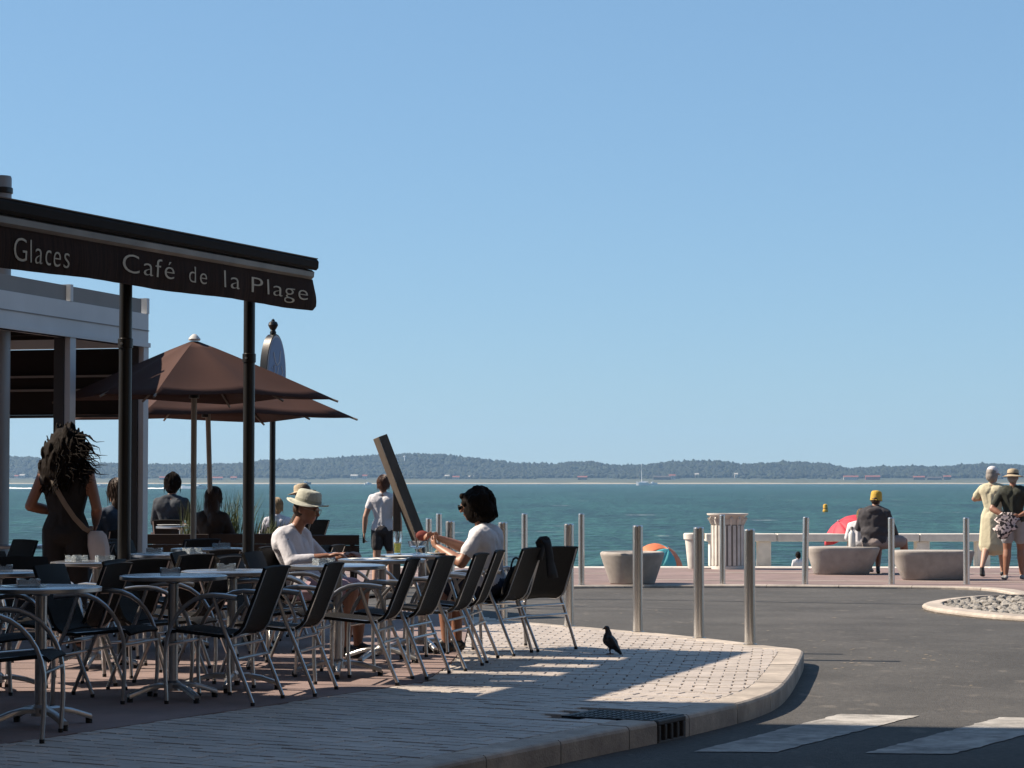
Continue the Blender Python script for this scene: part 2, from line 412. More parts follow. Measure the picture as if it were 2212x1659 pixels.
# ---- promenade with its kerb strip, pale joints, sea wall and beach below
PZ = -0.15
pk = [G(*p, PZ) for p in ((-900, 1258), (300, 1263), (900, 1266), (1140, 1267), (1340, 1265), (1600, 1264), (1800, 1265.5), (2000, 1267), (2110, 1269), (2160, 1274), (2212, 1286), (2300, 1312), (2420, 1350))]
pk = smooth_pl(pk, 1)
SEA_Y = 39.4
b = MB(); b.prism([(p.x, p.y) for p in offset_pl(pk, 0.24)] + [(45, 24), (45, SEA_Y - .5), (-60, SEA_Y - .5), (-60, 34)], -0.6, PZ)
prom = b.build('promenade', MAUVE); tag(prom, kind='structure')
al2 = arclen(pk); s = 0.0
while s < al2[-1] - 0.1:
    e = min(s + 1.0, al2[-1]); n = 5; rings = []
    for i in range(n + 1):
        p, t = at_len(pk, al2, s + .004 + (e - s - .008) * i / n); nn = Vector((-t.y, t.x, 0))
        rings.append([p + nn * a + Vector((0, 0, z)) for a, z in ((0, -.3), (0, -.012), (.012, .003), (.236, .003), (.236, -.3))])
    mid, _ = at_len(pk, al2, (s + e) / 2)
    if -9 < mid.x < 12: bb = MB(); bb.loft(rings); bb.build('kerb_stone', STONE, prom)
    s = e
for k in range(-6, 9):                                            # coping stones along the sea wall
    for h in (0, 1):
        x = k * 2.0 + h
        bb = MB(); bb.box((x + .5, SEA_Y - .27, PZ - .14), (0.985, 0.46, 0.30 + random.uniform(-.006, .006))); bevel(bb.build('coping_stone', WHITEC, prom), .015)
for x0, y0, x1, y1 in ((2.0, 34.2, 7.5, 33.4), (3.0, 36.9, 10.0, 36.3), (-4, 36.2, 1.5, 36.6)):
    bb = MB(); a = Vector((x0, y0, 0)); c = Vector((x1, y1, 0)); t = (c - a).normalized(); nn = Vector((-t.y, t.x, 0)) * .07
    bb.add([tuple(a - nn + Vector((0, 0, PZ + .004))), tuple(c - nn + Vector((0, 0, PZ + .004))), tuple(c + nn + Vector((0, 0, PZ + .004))), tuple(a + nn + Vector((0, 0, PZ + .004)))], [(0, 1, 2, 3)])
    bb.build('pale_band', STONE, prom)
b = MB(); b.box((0, SEA_Y - .3, -2.4), (120, 0.5, 3.7)); tag(b.build('sea_wall', CONC), kind='structure')
SAND = mat('beach_sand', (0.42, 0.34, 0.24), 0.95, 0, 0.15, 1.5, bump=0.5, bscale=12)
WZ = -3.4
b = MB(); ys = [SEA_Y - .1, 60, 80, 100, 118, 135]; zs = [-2.2, -2.5, -2.85, -3.15, -3.45, -3.9]
b.add([(x, y, z) for y, z in zip(ys, zs) for x in (-160, -40, 0, 40, 160)], [(j * 5 + i, j * 5 + i + 1, j * 5 + i + 6, j * 5 + i + 5) for j in range(5) for i in range(4)])
tag(b.build('beach', SAND), kind='structure')

# ---- the bay
def water_material():
    m = bpy.data.materials.new('bay_water'); m.use_nodes = True; N = m.node_tree.nodes; L = m.node_tree.links
    b = N['Principled BSDF']; b.inputs['Roughness'].default_value = 0.28; b.inputs['IOR'].default_value = 1.33; b.inputs['Specular IOR Level'].default_value = 0.05
    tc = N.new('ShaderNodeTexCoord')
    def nz(scale, sx, sy, det=4):
        mp = N.new('ShaderNodeMapping'); mp.inputs['Scale'].default_value = (sx, sy, 1); L.new(tc.outputs['Object'], mp.inputs[0])
        n = N.new('ShaderNodeTexNoise'); n.inputs['Scale'].default_value = scale; n.inputs['Detail'].default_value = det; L.new(mp.outputs[0], n.inputs['Vector']); return n.outputs[0]
    a = nz(0.8, 0.8, 0.5, 5); c = nz(0.006, 0.5, 1.0, 5); e1 = nz(0.55, 1.0, 0.30, 4); e2 = nz(0.13, 1.0, 0.30, 3); e3 = nz(0.035, 1.0, 0.35, 2)
    s1 = N.new('ShaderNodeMath'); s1.operation = 'MULTIPLY_ADD'; s1.inputs[1].default_value = 0.7; L.new(e2, s1.inputs[0]); L.new(e1, s1.inputs[2])
    s2 = N.new('ShaderNodeMath'); s2.operation = 'MULTIPLY_ADD'; s2.inputs[1].default_value = 0.5; L.new(e3, s2.inputs[0]); L.new(s1.outputs[0], s2.inputs[2])
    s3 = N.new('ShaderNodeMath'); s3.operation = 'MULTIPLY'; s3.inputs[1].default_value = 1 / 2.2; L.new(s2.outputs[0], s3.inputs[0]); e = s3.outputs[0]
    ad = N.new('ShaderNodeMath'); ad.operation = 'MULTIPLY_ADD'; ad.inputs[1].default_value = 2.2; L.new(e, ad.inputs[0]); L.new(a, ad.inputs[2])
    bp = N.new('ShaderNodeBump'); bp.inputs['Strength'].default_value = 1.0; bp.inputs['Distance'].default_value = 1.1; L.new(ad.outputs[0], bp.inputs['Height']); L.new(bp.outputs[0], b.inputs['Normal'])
    # water colour: depth patches, light and dark of the waves put into the colour
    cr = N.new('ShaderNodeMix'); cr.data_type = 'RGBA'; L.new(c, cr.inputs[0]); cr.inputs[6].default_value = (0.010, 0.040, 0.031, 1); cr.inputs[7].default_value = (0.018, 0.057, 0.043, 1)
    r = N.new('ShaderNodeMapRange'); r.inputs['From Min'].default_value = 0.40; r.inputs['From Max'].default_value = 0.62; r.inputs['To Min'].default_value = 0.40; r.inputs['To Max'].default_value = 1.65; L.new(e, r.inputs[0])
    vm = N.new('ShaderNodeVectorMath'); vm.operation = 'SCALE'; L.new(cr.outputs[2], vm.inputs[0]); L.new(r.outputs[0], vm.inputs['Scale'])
    # white caps
    f = nz(0.10, 0.5, 1.0, 3); g = nz(0.45, 0.5, 1.0, 4)
    mu = N.new('ShaderNodeMath'); mu.operation = 'MULTIPLY'; L.new(f, mu.inputs[0]); L.new(g, mu.inputs[1])
    r3 = N.new('ShaderNodeMapRange'); r3.inputs['From Min'].default_value = 0.42; r3.inputs['From Max'].default_value = 0.48; L.new(mu.outputs[0], r3.inputs[0])
    mx = N.new('ShaderNodeMix'); mx.data_type = 'RGBA'; L.new(r3.outputs[0], mx.inputs[0]); L.new(vm.outputs[0], mx.inputs[6]); mx.inputs[7].default_value = (0.55, 0.57, 0.57, 1)
    L.new(mx.outputs[2], b.inputs['Base Color'])
    return m
b = MB(); b.add([(-2500, 60, WZ), (2500, 60, WZ), (2500, 4700, WZ), (-2500, 4700, WZ)], [(0, 1, 2, 3)])
tag(b.build('bay_water', water_material()), kind='structure')

# ---- far shore: sand strip, dune grass, wooded hills
PROF = [(-400, 1000), (-200, 992), (0, 985), (60, 990), (140, 996), (225, 1002), (325, 1004.5), (430, 1005), (500, 1003), (595, 995), (665, 994), (750, 989), (810, 984.5), (900, 982), (950, 983.5), (1025, 991), (1075, 997), (1120, 1002), (1181, 1004), (1236, 1000), (1276, 999), (1321, 1006.5), (1386, 1006), (1456, 999.5), (1531, 997), (1606, 1004), (1660, 1001), (1706, 999), (1766, 1002), (1831, 1014), (1906, 1010), (1981, 1009), (2021, 1011), (2081, 1006), (2136, 1004), (2212, 1008), (2400, 1004), (2700, 1012)]
def prof(px):
    for (a, ya), (c, yc) in zip(PROF[:-1], PROF[1:]):
        if a <= px <= c:
            t = (px - a) / (c - a); t = t * t * (3 - 2 * t); return ya + (yc - ya) * t
    return 1006.0
SH_Y, HY = 4350.0, 4950.0
def ridge_h(x): return CAMZ + (HOR - prof(CX + x / HY * F)) / F * HY - 6.0
def ground_h(x, y):
    if y < SH_Y + 60: return WZ + 0.4 + (y - SH_Y) / 60 * 2.2
    base = WZ + 2.6 + (y - SH_Y - 60) / 160 * (8.5 + 3.0 * mnoise.noise(Vector((x * .004, 7, 0))))
    if y < SH_Y + 220: return base
    t = min(1, (y - SH_Y - 220) / (HY - SH_Y - 220)); t = t * t * (3 - 2 * t)
    n = mnoise.noise(Vector((x * .006, y * .006, 0))) * 9 * math.sin(math.pi * min(t, 1))
    h0_ = WZ + 11.1; h = h0_ + (ridge_h(x) - h0_) * t + n
    if y > HY: h -= (y - HY) * 0.12
    return h
b = MB(); xs = [-1900 + i * 20 for i in range(191)]; ys = [SH_Y - 20, SH_Y + 10, SH_Y + 60, SH_Y + 120, SH_Y + 180, SH_Y + 219, SH_Y + 262, SH_Y + 340, SH_Y + 420, SH_Y + 500, HY, HY + 120, HY + 400]
nx = len(xs)
b.add([(x, y, (WZ - 1 if y < SH_Y else ground_h(x, y))) for y in ys for x in xs], [(j * nx + i, j * nx + i + 1, (j + 1) * nx + i + 1, (j + 1) * nx + i) for j in range(len(ys) - 1) for i in range(nx - 1)])
def shore_material():
    m = bpy.data.materials.new('far_shore_ground'); m.use_nodes = True; N = m.node_tree.nodes; L = m.node_tree.links
    bs = N['Principled BSDF']; bs.inputs['Roughness'].default_value = 0.95
    tc = N.new('ShaderNodeTexCoord'); sx = N.new('ShaderNodeSeparateXYZ'); L.new(tc.outputs['Object'], sx.inputs[0])
    n = N.new('ShaderNodeTexNoise'); n.inputs['Scale'].default_value = 0.01; n.inputs['Detail'].default_value = 6; L.new(tc.outputs['Object'], n.inputs['Vector'])
    ad = N.new('ShaderNodeMath'); ad.operation = 'MULTIPLY_ADD'; ad.inputs[1].default_value = 110; L.new(n.outputs[0], ad.inputs[0]); L.new(sx.outputs[1], ad.inputs[2])
    mr = N.new('ShaderNodeMapRange'); mr.inputs['From Min'].default_value = SH_Y; mr.inputs['From Max'].default_value = SH_Y + 300; L.new(ad.outputs[0], mr.inputs[0])
    cr = N.new('ShaderNodeValToRGB'); L.new(mr.outputs[0], cr.inputs[0]); e = cr.color_ramp.elements
    e[0].position = 0.26; e[0].color = (0.32, 0.27, 0.18, 1); e[1].position = 0.36; e[1].color = (0.070, 0.070, 0.030, 1)
    e.new(0.72).color = (0.046, 0.052, 0.021, 1); e.new(0.97).color = (0.02, 0.03, 0.016, 1)
    L.new(cr.outputs[0], bs.inputs['Base Color']); return m
tag(b.build('far_shore', shore_material()), kind='structure')
WOOD = bpy.data.materials.new('pine_wood_crowns'); WOOD.use_nodes = True
_n = WOOD.node_tree.nodes; _l = WOOD.node_tree.links; _t = _n.new('ShaderNodeTexCoord'); _x = _n.new('ShaderNodeTexNoise'); _x.inputs['Scale'].default_value = 0.045; _x.inputs['Detail'].default_value = 6
_l.new(_t.outputs['Object'], _x.inputs['Vector']); _r = _n.new('ShaderNodeValToRGB'); _l.new(_x.outputs[0], _r.inputs[0])
_r.color_ramp.elements[0].position = .35; _r.color_ramp.elements[0].color = (0.004, 0.009, 0.007, 1); _r.color_ramp.elements[1].position = .68; _r.color_ramp.elements[1].color = (0.022, 0.034, 0.016, 1)
_l.new(_r.outputs[0], _n['Principled BSDF'].inputs['Base Color']); _n['Principled BSDF'].inputs['Roughness'].default_value = .95
rnd = random.Random(3); b = MB()
for i in range(15000):
    y = SH_Y + 190 + (rnd.random() ** 0.8) * (HY - SH_Y - 170); x = rnd.uniform(-.26, .26) * y
    if y < SH_Y + 240 and mnoise.noise(Vector((x * .008, 3, y * .01))) < 0.08: continue
    h0 = ground_h(x, y); rr = rnd.uniform(4.0, 8.5); hh = rnd.uniform(5, 11) * (1.25 if rnd.random() < .06 else 1)
    if y < SH_Y + 240: rr *= .7; hh *= .7
    k = 6; a0 = rnd.random() * 6
    vs = [(x + rr * .8 * math.cos(a0 + j * 6.283 / k), y + rr * .8 * math.sin(a0 + j * 6.283 / k), h0 - 3) for j in range(k)]
    vs += [(x + rr * rnd.uniform(.75, 1.15) * math.cos(a0 + .5 + j * 6.283 / k), y + rr * math.sin(a0 + .5 + j * 6.283 / k), h0 + hh * rnd.uniform(.4, .65)) for j in range(k)]
    vs += [(x + rnd.uniform(-1, 1), y, h0 + hh)]
    fs = [(j, (j + 1) % k, k + j) for j in range(k)] + [((j + 1) % k, k + (j + 1) % k, k + j) for j in range(k)] + [(k + j, k + (j + 1) % k, 2 * k) for j in range(k)]
    b.add(vs, fs)
o = b.build('pine_woods', WOOD); tag(o, 'hazy pine woods covering the low hills across the bay', 'woods', kind='stuff')

# ---- the air over the bay
hz = bpy.data.materials.new('sea_haze'); hz.use_nodes = True; N = hz.node_tree.nodes; N.clear()
ho = N.new('ShaderNodeOutputMaterial'); hv = N.new('ShaderNodeVolumePrincipled'); hv.inputs['Color'].default_value = (0.42, 0.68, 1.0, 1); hv.inputs['Density'].default_value = 0.000075; hv.inputs['Anisotropy'].default_value = 0.2
hz.node_tree.links.new(hv.outputs[0], ho.inputs['Volume'])
b = MB(); b.box((0, 2760, 55), (5200, 5700, 140)); tag(b.build('haze', hz), kind='stuff')
# ================================================================== ADDED SHADE BUILDING (unseen, left of the picture; placed to shadow the foreground)
UR = Vector((0.335, 0.942, 0)); NR = Vector((-0.942, 0.335, 0))       # along the table rows / away from the road
PLAST = mat('cream_render', (0.36, 0.33, 0.29), 0.85, 0, 0.08, 2, bump=0.15, bscale=60)
GLASS = mat('dark_window_glass', (0.02, 0.025, 0.03), 0.08, 0, 0.1, 2)
bc = Vector((-5.1, 14.75, 0)); bd = Vector((-0.42, -0.907, 0)); ew = Vector((-SUN_DIR.x, -SUN_DIR.y, 0))
cb = empty('added_shade_building', bc, math.atan2(bd.y, bd.x), 'added tall cream rendered building, unseen left of the picture, placed to shade the pavement', 'building')
Mi = Matrix.Rotation(-math.atan2(bd.y, bd.x), 3, 'Z'); ewl = Mi @ ew; sgn = 1 if ewl.y > 0 else -1
# local x runs back along the facade towards the viewer; the end wall is shaped to follow the sunlight
poly = [(0, 0), (22, 0), (22 + ewl.x * 9, ewl.y * 9), (ewl.x * 9, ewl.y * 9)]
b = MB(); b.prism(poly, -0.2, 15.4); b.build('wall', PLAST, cb)
b = MB(); b.prism([(0.02, -sgn * .2), (22.2, -sgn * .2), (22.2 + ewl.x * 9, ewl.y * 9), (.02 + ewl.x * 9, ewl.y * 9)], 15.402, 15.7); b.build('roof', CONC, cb)
for fl in range(4):
    for k in range(6):
        x = 2.0 + k * 3.5; z = 2.0 + fl * 3.6
        b = MB(); b.box((x, -sgn * 0.03, z), (1.5, 0.08, 1.9)); wn_ = b.build('window', WHITEC, cb)
        for sx in (-.36, .36):
            b = MB(); b.box((x + sx, -sgn * 0.075, z), (0.62, 0.02, 1.72)); b.build('pane', GLASS, wn_)
# added houses out of the picture, placed to cut sky light over the foreground
BRICKD = mat('dark_blocker_render', (0.11, 0.085, 0.07), 0.9, 0, 0.15, 2, bump=0.2, bscale=50)
def sky_block_house(x, y, wx, wy, h, label):
    e = empty('sky_block_house', (x, y, -0.14), 0, label, 'house')
    b = MB(); b.box((0, 0, h / 2), (wx, wy, h)); b.build('wall', BRICKD, e)
    b = MB(); b.prism([(-wx / 2 - .3, -wy / 2 - .3), (wx / 2 + .3, -wy / 2 - .3), (wx / 2 + .3, wy / 2 + .3), (-wx / 2 - .3, wy / 2 + .3)], h + .002, h + .4); b.build('roof', BRICKD, e)
    for fl in range(int(h / 3.4)):
        for k in range(int(wy / 3.2)):
            b = MB(); b.box((-wx / 2 - .03, -wy / 2 + 1.8 + k * 3.2, 1.7 + fl * 3.4), (.08, 1.1, 1.8)); wnd = b.build('window', WHITEC, e)
            b = MB(); b.box((-wx / 2 - .075, -wy / 2 + 1.8 + k * 3.2, 1.7 + fl * 3.4), (.02, .95, 1.65)); b.build('pane', GLASS, wnd)
sky_block_house(13.5, 1.0, 12, 26, 19, 'added dark rendered house right of the viewer, outside the picture, to block sky light')
sky_block_house(-2.0, -16.0, 40, 8, 19, 'added dark rendered house behind the viewer, outside the picture, to block sky light')

# ================================================================== AWNING WITH THE CAFE'S NAME
AF0, AF1 = Vector((-3.35, 13.05, 0)), Vector((-1.575, 18.34, 0))      # plan of its front edge, near end -> far end
AZ0, AZ1 = 2.580, 2.655                                                # lower edge of the valance at each end
aU = (AF1 - AF0).normalized(); aN = Vector((-aU.y, aU.x, 0)); AL_ = (AF1 - AF0).length
BROWNV = mat('dark_brown_valance', (0.036, 0.017, 0.011), 0.85, 0, 0.60, 4.0, bump=0.35, bscale=40, stretch=(14, 1, 0.6), spec=0.15)
DKF = mat('dark_awning_fabric', (0.016, 0.012, 0.010), 0.8, 0, 0.2, 10, bump=0.2, bscale=120, spec=0.2)
ALUD = mat('weathered_aluminium_profile', (0.14, 0.125, 0.115), 0.45, 0.6, 0.35, 3, bump=0.05, bscale=50)
awn = empty('cafe_awning', (AF1.x, AF1.y, 0), math.atan2(aU.y, aU.x), 'dark brown retracted terrace awning lettered Glaces and Café de la Plage', 'awning')
# local frame: x along the edge (0 at far end, negative towards viewer), y = away from the road, z up
def az(x): return AZ1 + (AZ1 - AZ0) * x / AL_
def sweep(prof, x0=-AL_, x1=0.0, n=24, wob=None, close=True):
    rings = []
    for i in range(n + 1):
        x = x0 + (x1 - x0) * i / n
        rings.append([Vector((x + (wob(x, z) if wob else 0), y + ((.006 * math.sin(x * 9) + .004 * math.sin(x * 23 + 1)) * (1 - z / .30) if wob else 0), az(x) + z + (.006 * math.sin(x * 3.1) * (1 - z / .26) if wob and z < .25 else 0))) for y, z in prof])
    b = MB(); b.loft(rings, closed=close, cap=close); return b
vp = [(0.000, 0.0)] + [(-0.004 - 0.012 * math.sin(k / 7 * math.pi), 0.245 * k / 7) for k in range(8)] + [(0.014 - 0.012 * math.sin(k / 7 * math.pi), 0.245 * k / 7) for k in range(7, -1, -1)]
def endwave(x, z):
    if x < -0.001: return 0
    t = z / 0.245
    return 0.035 * math.sin(min(t, .9) * 3.4 + 1.1) - (0.05 * (1 - t / .12) if t < .12 else 0)
val = sweep(vp, n=60, wob=endwave).build('valance', BROWNV, awn, smooth=True)
sp = [(-0.008, 0.243), (-0.030, 0.262), (-0.034, 0.300), (-0.012, 0.318), (0.06, 0.318), (0.06, 0.243)]
sweep(sp, x1=-0.065).build('front_profile', ALUD, awn, smooth=True, angle=30)
cp = [(-0.036, 0.316), (-0.055, 0.335), (-0.058, 0.385), (-0.040, 0.408), (0.62, 0.52), (0.62, 0.50), (0.05, 0.33)]
sweep(cp, x1=-0.035).build('fabric_cover', DKF, awn, smooth=True, angle=35)
ep = [(-0.052, 0.404), (-0.052, 0.412), (0.62, 0.526), (0.62, 0.521), (0.03, 0.42)]
sweep(ep, x1=-0.037).build('hem_strip', mat('tan_fabric_hem', (0.17, 0.12, 0.085), 0.8, 0, 0.2, 10), awn)
for x in (-5.0, -3.6, -2.2, -0.9):
    b = MB(); b.tube([(x, 0.02, az(x) + 0.30), (x - .02, 0.52, az(x) + 0.44)], 0.018, 8); b.build('folding_arm', BLACKM, awn)
sweep([(0.50, 0.36), (0.50, 0.46), (0.62, 0.46), (0.62, 0.36)], x0=-AL_ + .1, x1=-0.05).build('carrier_beam', BLACKM, awn)
for px in (270.5, 538):
    # where the picture's direction crosses the line of posts, 0.56 m behind the front edge
    base = AF0 + aN * 0.56; k = (px - CX) / F / math.cos(TH)
    dd = aU.x - k * aU.y; t = (k * base.y - base.x) / dd
    p = base + aU * t; lx = t - AL_
    b = MB(); b.lathe([(0.046, 0.0), (0.046, 2.25), (0.054, 2.255), (0.054, 2.32), (0.046, 2.325), (0.046, az(lx) + .37)], 16, c=(lx, 0.56, 0)); po = b.build('post', BLACKM, awn, smooth=True)
    b = MB(); b.lathe([(0.09, 0.0), (0.09, 0.012), (0.055, 0.02), (0.05, 0.06)], 16, c=(lx, 0.56, 0.002)); b.build('base_plate', BLACKM, po, smooth=True)
    for q in (-1, 1): b = MB(); b.tube([(lx + q * .066, .56, 2.285), (lx + q * .045, .56, 2.285)], .010, 6); b.build('clamp_bolt', ALU, po)
# lettering
LETT = mat('cream_lettering', (0.62, 0.56, 0.44), 0.7, 0, 0.1, 10)
def word(txt, px0, px1, py_base, hgt):
    k0 = (px0 - CX) / F / math.cos(TH); k1 = (px1 - CX) / F / math.cos(TH)
    pos = []
    for k in (k0, k1):
        t = (k * AF0.y - AF0.x) / (aU.x - k * aU.y); pos.append(t - AL_)
    cu = bpy.data.curves.new('lettering', 'FONT'); cu.body = txt; cu.size = 1.0; cu.extrude = 0.004; cu.resolution_u = 4; cu.space_character = 1.12; cu.offset = -0.012
    o = bpy.data.objects.new('tmp', cu); COL.objects.link(o)
    dg = bpy.context.evaluated_depsgraph_get(); me = bpy.data.meshes.new_from_object(o.evaluated_get(dg)); bpy.data.objects.remove(o)
    vs = np.array([v.co for v in me.vertices]); x0, x1 = vs[:, 0].min(), vs[:, 0].max(); ymax = vs[:, 1].max()
    capv = 0.73
    wd = pos[1] - pos[0]
    for v in me.vertices:
        fx = (v.co.x - x0) / (x1 - x0); X = pos[0] + wd * fx
        zz = py_base + v.co.y / capv * hgt
        bulge = 0.004 + 0.012 * math.sin(min(max(zz / 0.245, 0), 1) * math.pi)
        v.co = Vector((X, -bulge - 0.0025 + (.006 * math.sin(X * 9) + .004 * math.sin(X * 23 + 1)) * (1 - zz / .30) - .002 - (0.002 if v.co.z > 0 else 0), az(X) + zz))
    me.update()
    meshobj('lettering', me, LETT, awn)
word('Glaces', 22, 142, 0.045, 0.155)
word('Café', 258, 370, 0.075, 0.135)
word('de', 400, 441, 0.075, 0.125)
word('la', 478, 511, 0.075, 0.135)
word('Plage', 538, 658, 0.070, 0.125)

# ================================================================== TABLES AND CHAIRS
def make_chair():
    t = empty('terrace_chair')
    W = 0.25
    for s_ in (-1, 1):
        y = s_ * W
        # front leg sweeps up into the curved armrest
        leg = [(0.235, y, 0.018), (0.245, y, 0.18), (0.243, y, 0.30)]
        b = MB(); b.tube(leg, 0.0125, 8); lg = b.build('leg', ALU, t, smooth=True)
        b = MB(); b.lathe([(0.0135, 0), (0.0135, 0.020)], 8, c=(0.235, y, 0)); b.build('foot_cap', RUBBER, lg)
        armp = [(0.243, y, 0.30)] + [(0.243 - 0.29 * (1 - math.cos(a)), y, 0.30 + 0.335 * math.sin(a)) for a in [R(x) for x in (8, 18, 30, 42, 54, 66, 78, 90)]] + [(-0.12, y, 0.632), (-0.20, y, 0.622)]
        b = MB(); b.tube(armp, [0.0125] * 6 + [0.014, 0.016, 0.017, 0.017, 0.016], 8, flat=0.85); b.build('armrest', ALU, t, smooth=True)
        rl = [(-0.055, y, 0.622), (-0.115, y, 0.45), (-0.17, y, 0.33), (-0.30, y, 0.018)]
        b = MB(); b.tube(rl, 0.0125, 8); lg = b.build('leg', ALU, t, smooth=True)
        b = MB(); b.lathe([(0.0135, 0), (0.0135, 0.020)], 8, c=(-0.30, y, 0)); b.build('foot_cap', RUBBER, lg)
        yi = s_ * 0.198
        fr = [(0.25, yi, 0.405), (0.22, yi, 0.425), (0.0, yi, 0.405), (-0.13, yi, 0.395), (-0.19, yi, 0.41), (-0.225, yi, 0.455), (-0.29, yi, 0.62), (-0.352, yi, 0.785)]
        b = MB(); b.tube(fr, 0.011, 8); b.build('side_rail', ALU, t, smooth=True)
    for x, z in ((0.243, 0.345), (-0.172, 0.345), (-0.205, 0.27)):
        b = MB(); b.tube([(x, -W, z), (x, W, z)], 0.009, 8); b.build('stretcher', ALU, t, smooth=True)
    # sling seat and backrest, each a thin padded sheet
    def sheet(path, name, sag):
        rings = []
        for i, (x, z) in enumerate(path):
            a = path[max(i - 1, 0)]; c = path[min(i + 1, len(path) - 1)]; tx, tz = c[0] - a[0], c[1] - a[1]; l = math.hypot(tx, tz); nx_, nz_ = -tz / l, tx / l
            row = []
            ysn = (-0.212, -0.202, -0.11, 0, 0.11, 0.202, 0.212)
            for y in ysn: sgx = sag * (1 - (y / 0.212) ** 2); row.append(Vector((x - nx_ * sgx + nx_ * .009, y, z - nz_ * sgx + nz_ * .009)))
            for y in reversed(ysn): sgx = sag * (1 - (y / 0.212) ** 2); row.append(Vector((x - nx_ * sgx - nx_ * .009, y, z - nz_ * sgx - nz_ * .009)))
            rings.append(row)
        b = MB(); b.loft(rings); return b.build(name, SLING, t, smooth=True, angle=50)
    sheet([(0.262, 0.400), (0.24, 0.418), (0.19, 0.424), (0.05, 0.409), (-0.08, 0.397), (-0.155, 0.398)], 'seat', 0.012)
    sheet([(-0.165, 0.404), (-0.20, 0.425), (-0.225, 0.458), (-0.257, 0.54), (-0.29, 0.622), (-0.325, 0.713), (-0.351, 0.783), (-0.356, 0.795)], 'backrest', 0.016)
    return t
def make_table():
    t = empty('round_table')
    b = MB(); b.lathe([(0.0, 0.712), (0.30, 0.712), (0.312, 0.716), (0.314, 0.728), (0.310, 0.738), (0.303, 0.7405), (0.0, 0.7405)], 48); tp = b.build('table_top', TOPM, t, smooth=True, angle=30)
    b = MB(); b.lathe([(0.3145, 0.713), (0.3185, 0.716), (0.3185, 0.735), (0.3145, 0.738)], 48); b.build('rim', ALU, tp, smooth=True)
    b = MB(); b.lathe([(0.031, 0.07), (0.031, 0.69), (0.045, 0.695), (0.05, 0.711)], 20); b.build('column', ALU, t, smooth=True)
    b = MB(); b.lathe([(0.05, 0.055), (0.048, 0.10), (0.034, 0.115)], 20); b.build('hub', ALU, t, smooth=True)
    for k in range(4):
        a = R(45 + 90 * k); c, s_ = math.cos(a), math.sin(a)
        pts = [(0.03, 0.085), (0.10, 0.088), (0.18, 0.072), (0.26, 0.046), (0.295, 0.034)]
        rings = []
        for r_, z in pts:
            wd = 0.026 - 0.02 * (r_ - .03) / .9; rings.append([Vector((r_ * c - s_ * y, r_ * s_ + c * y, z + dz)) for y, dz in ((-wd, -.014), (-wd, .006), (-wd * .5, .016), (wd * .5, .016), (wd, .006), (wd, -.014))])
        b = MB(); b.loft(rings); lg = b.build('leg', ALU, t, smooth=True, angle=50)
        b = MB(); b.lathe([(0.018, 0), (0.018, 0.03)], 10, c=(0.285 * c, 0.285 * s_, 0)); b.build('foot_pad', RUBBER, lg)
    return t
ch0 = make_chair(); tb0 = make_table(); used = {'c': False, 't': False}
def rot_to(v): return math.atan2(v.y, v.x)
def place(kind, proto, x, y, rz, label, cat, group):
    o = proto if not used[kind] else copy_tree(proto)
    used[kind] = True; o.location = (x, y, 0.002 if y < 16.2 or x < -0.6 else 0.0); o.rotation_euler = (0, 0, rz); tag(o, label, cat, group)
    return o
TAB = {}
def table(key, px, Y, label):
    p = D(px, 1200, Y); TAB[key] = Vector((p.x, Y, 0)); place('t', tb0, p.x, Y, random.uniform(0, 1.5), label, 'table', 'round bistro tables on the terrace')
table('1', 90, 12.35, 'round metal bistro table nearest the camera, ashtray on its grey top')
table('2', 375, 13.85, 'round metal bistro table second from the front in the kerbside row')
table('3', 502, 14.55, 'round metal bistro table third from the front in the kerbside row')
table('4', 730, 15.55, 'round metal bistro table with clear ashtray, just in front of the man in the hat')
table('5', 825, 16.75, 'round metal bistro table with papers, between the man and the seated woman')
table('6', 912, 17.75, 'round metal bistro table holding the beer glass and the plate')
table('7', 209, 16.2, 'sunlit round table in the back row with an ashtray, behind the nearest table')
table('8', 370, 18.0, 'sunlit round table in the back row between the two awning posts')
table('9', 452, 19.4, 'farthest sunlit round table, just left of the second awning post')
table('10', -6, 14.4, 'round table cut by the left edge of the picture')
table('11', 392, 29.0, 'far table set with white plates under the parasols')
table('12', 40, 20.4, 'far round table beside the pale grey post')
FACE_L = NR; FACE_R = -NR
def chair(x, y, face, dev, label, group): return place('c', ch0, x, y, rot_to(face) + R(dev), label, 'chair', group)
GRP = 'black sling armchairs with aluminium frames'
def foot(px, py):
    p = G(px, py); return p + FACE_L * 0.29 + UR * 0.255
for i, (px, py, dev, lab) in enumerate((
    (530, 1527, 5, 'black sling armchair with its back to the road, nearest in the kerbside row'),
    (657, 1507, 9, 'black sling armchair second from the front in the kerbside row, back to the road'),
    (833, 1483, 11, 'black sling armchair third from the front in the kerbside row, back to the road'),
    (910, 1469, 4, 'black sling armchair fourth from the front in the kerbside row, back to the road'),
    (989, 1451, 7, 'black sling armchair fifth in the kerbside row, in front of the seated woman'),
    (1030, 1434, 11, 'black sling armchair sixth in the kerbside row, close beside the seated woman'))):
    p = foot(px, py); chair(p.x, p.y, FACE_L, dev, lab, GRP)
p = foot(1110, 1418); WCH = Vector((p.x, p.y, 0)); chair(p.x, p.y, FACE_L, -2, 'black sling armchair the woman in white sits in, a handbag behind her', GRP)
chair(0.105, 18.05, Vector((-0.72, 0.69, 0)), 0, 'empty black sling armchair at the far end, dark garment over its back', GRP); JACKET = (0.105, 18.05, rot_to(Vector((-0.72, 0.69, 0))))
T = TAB
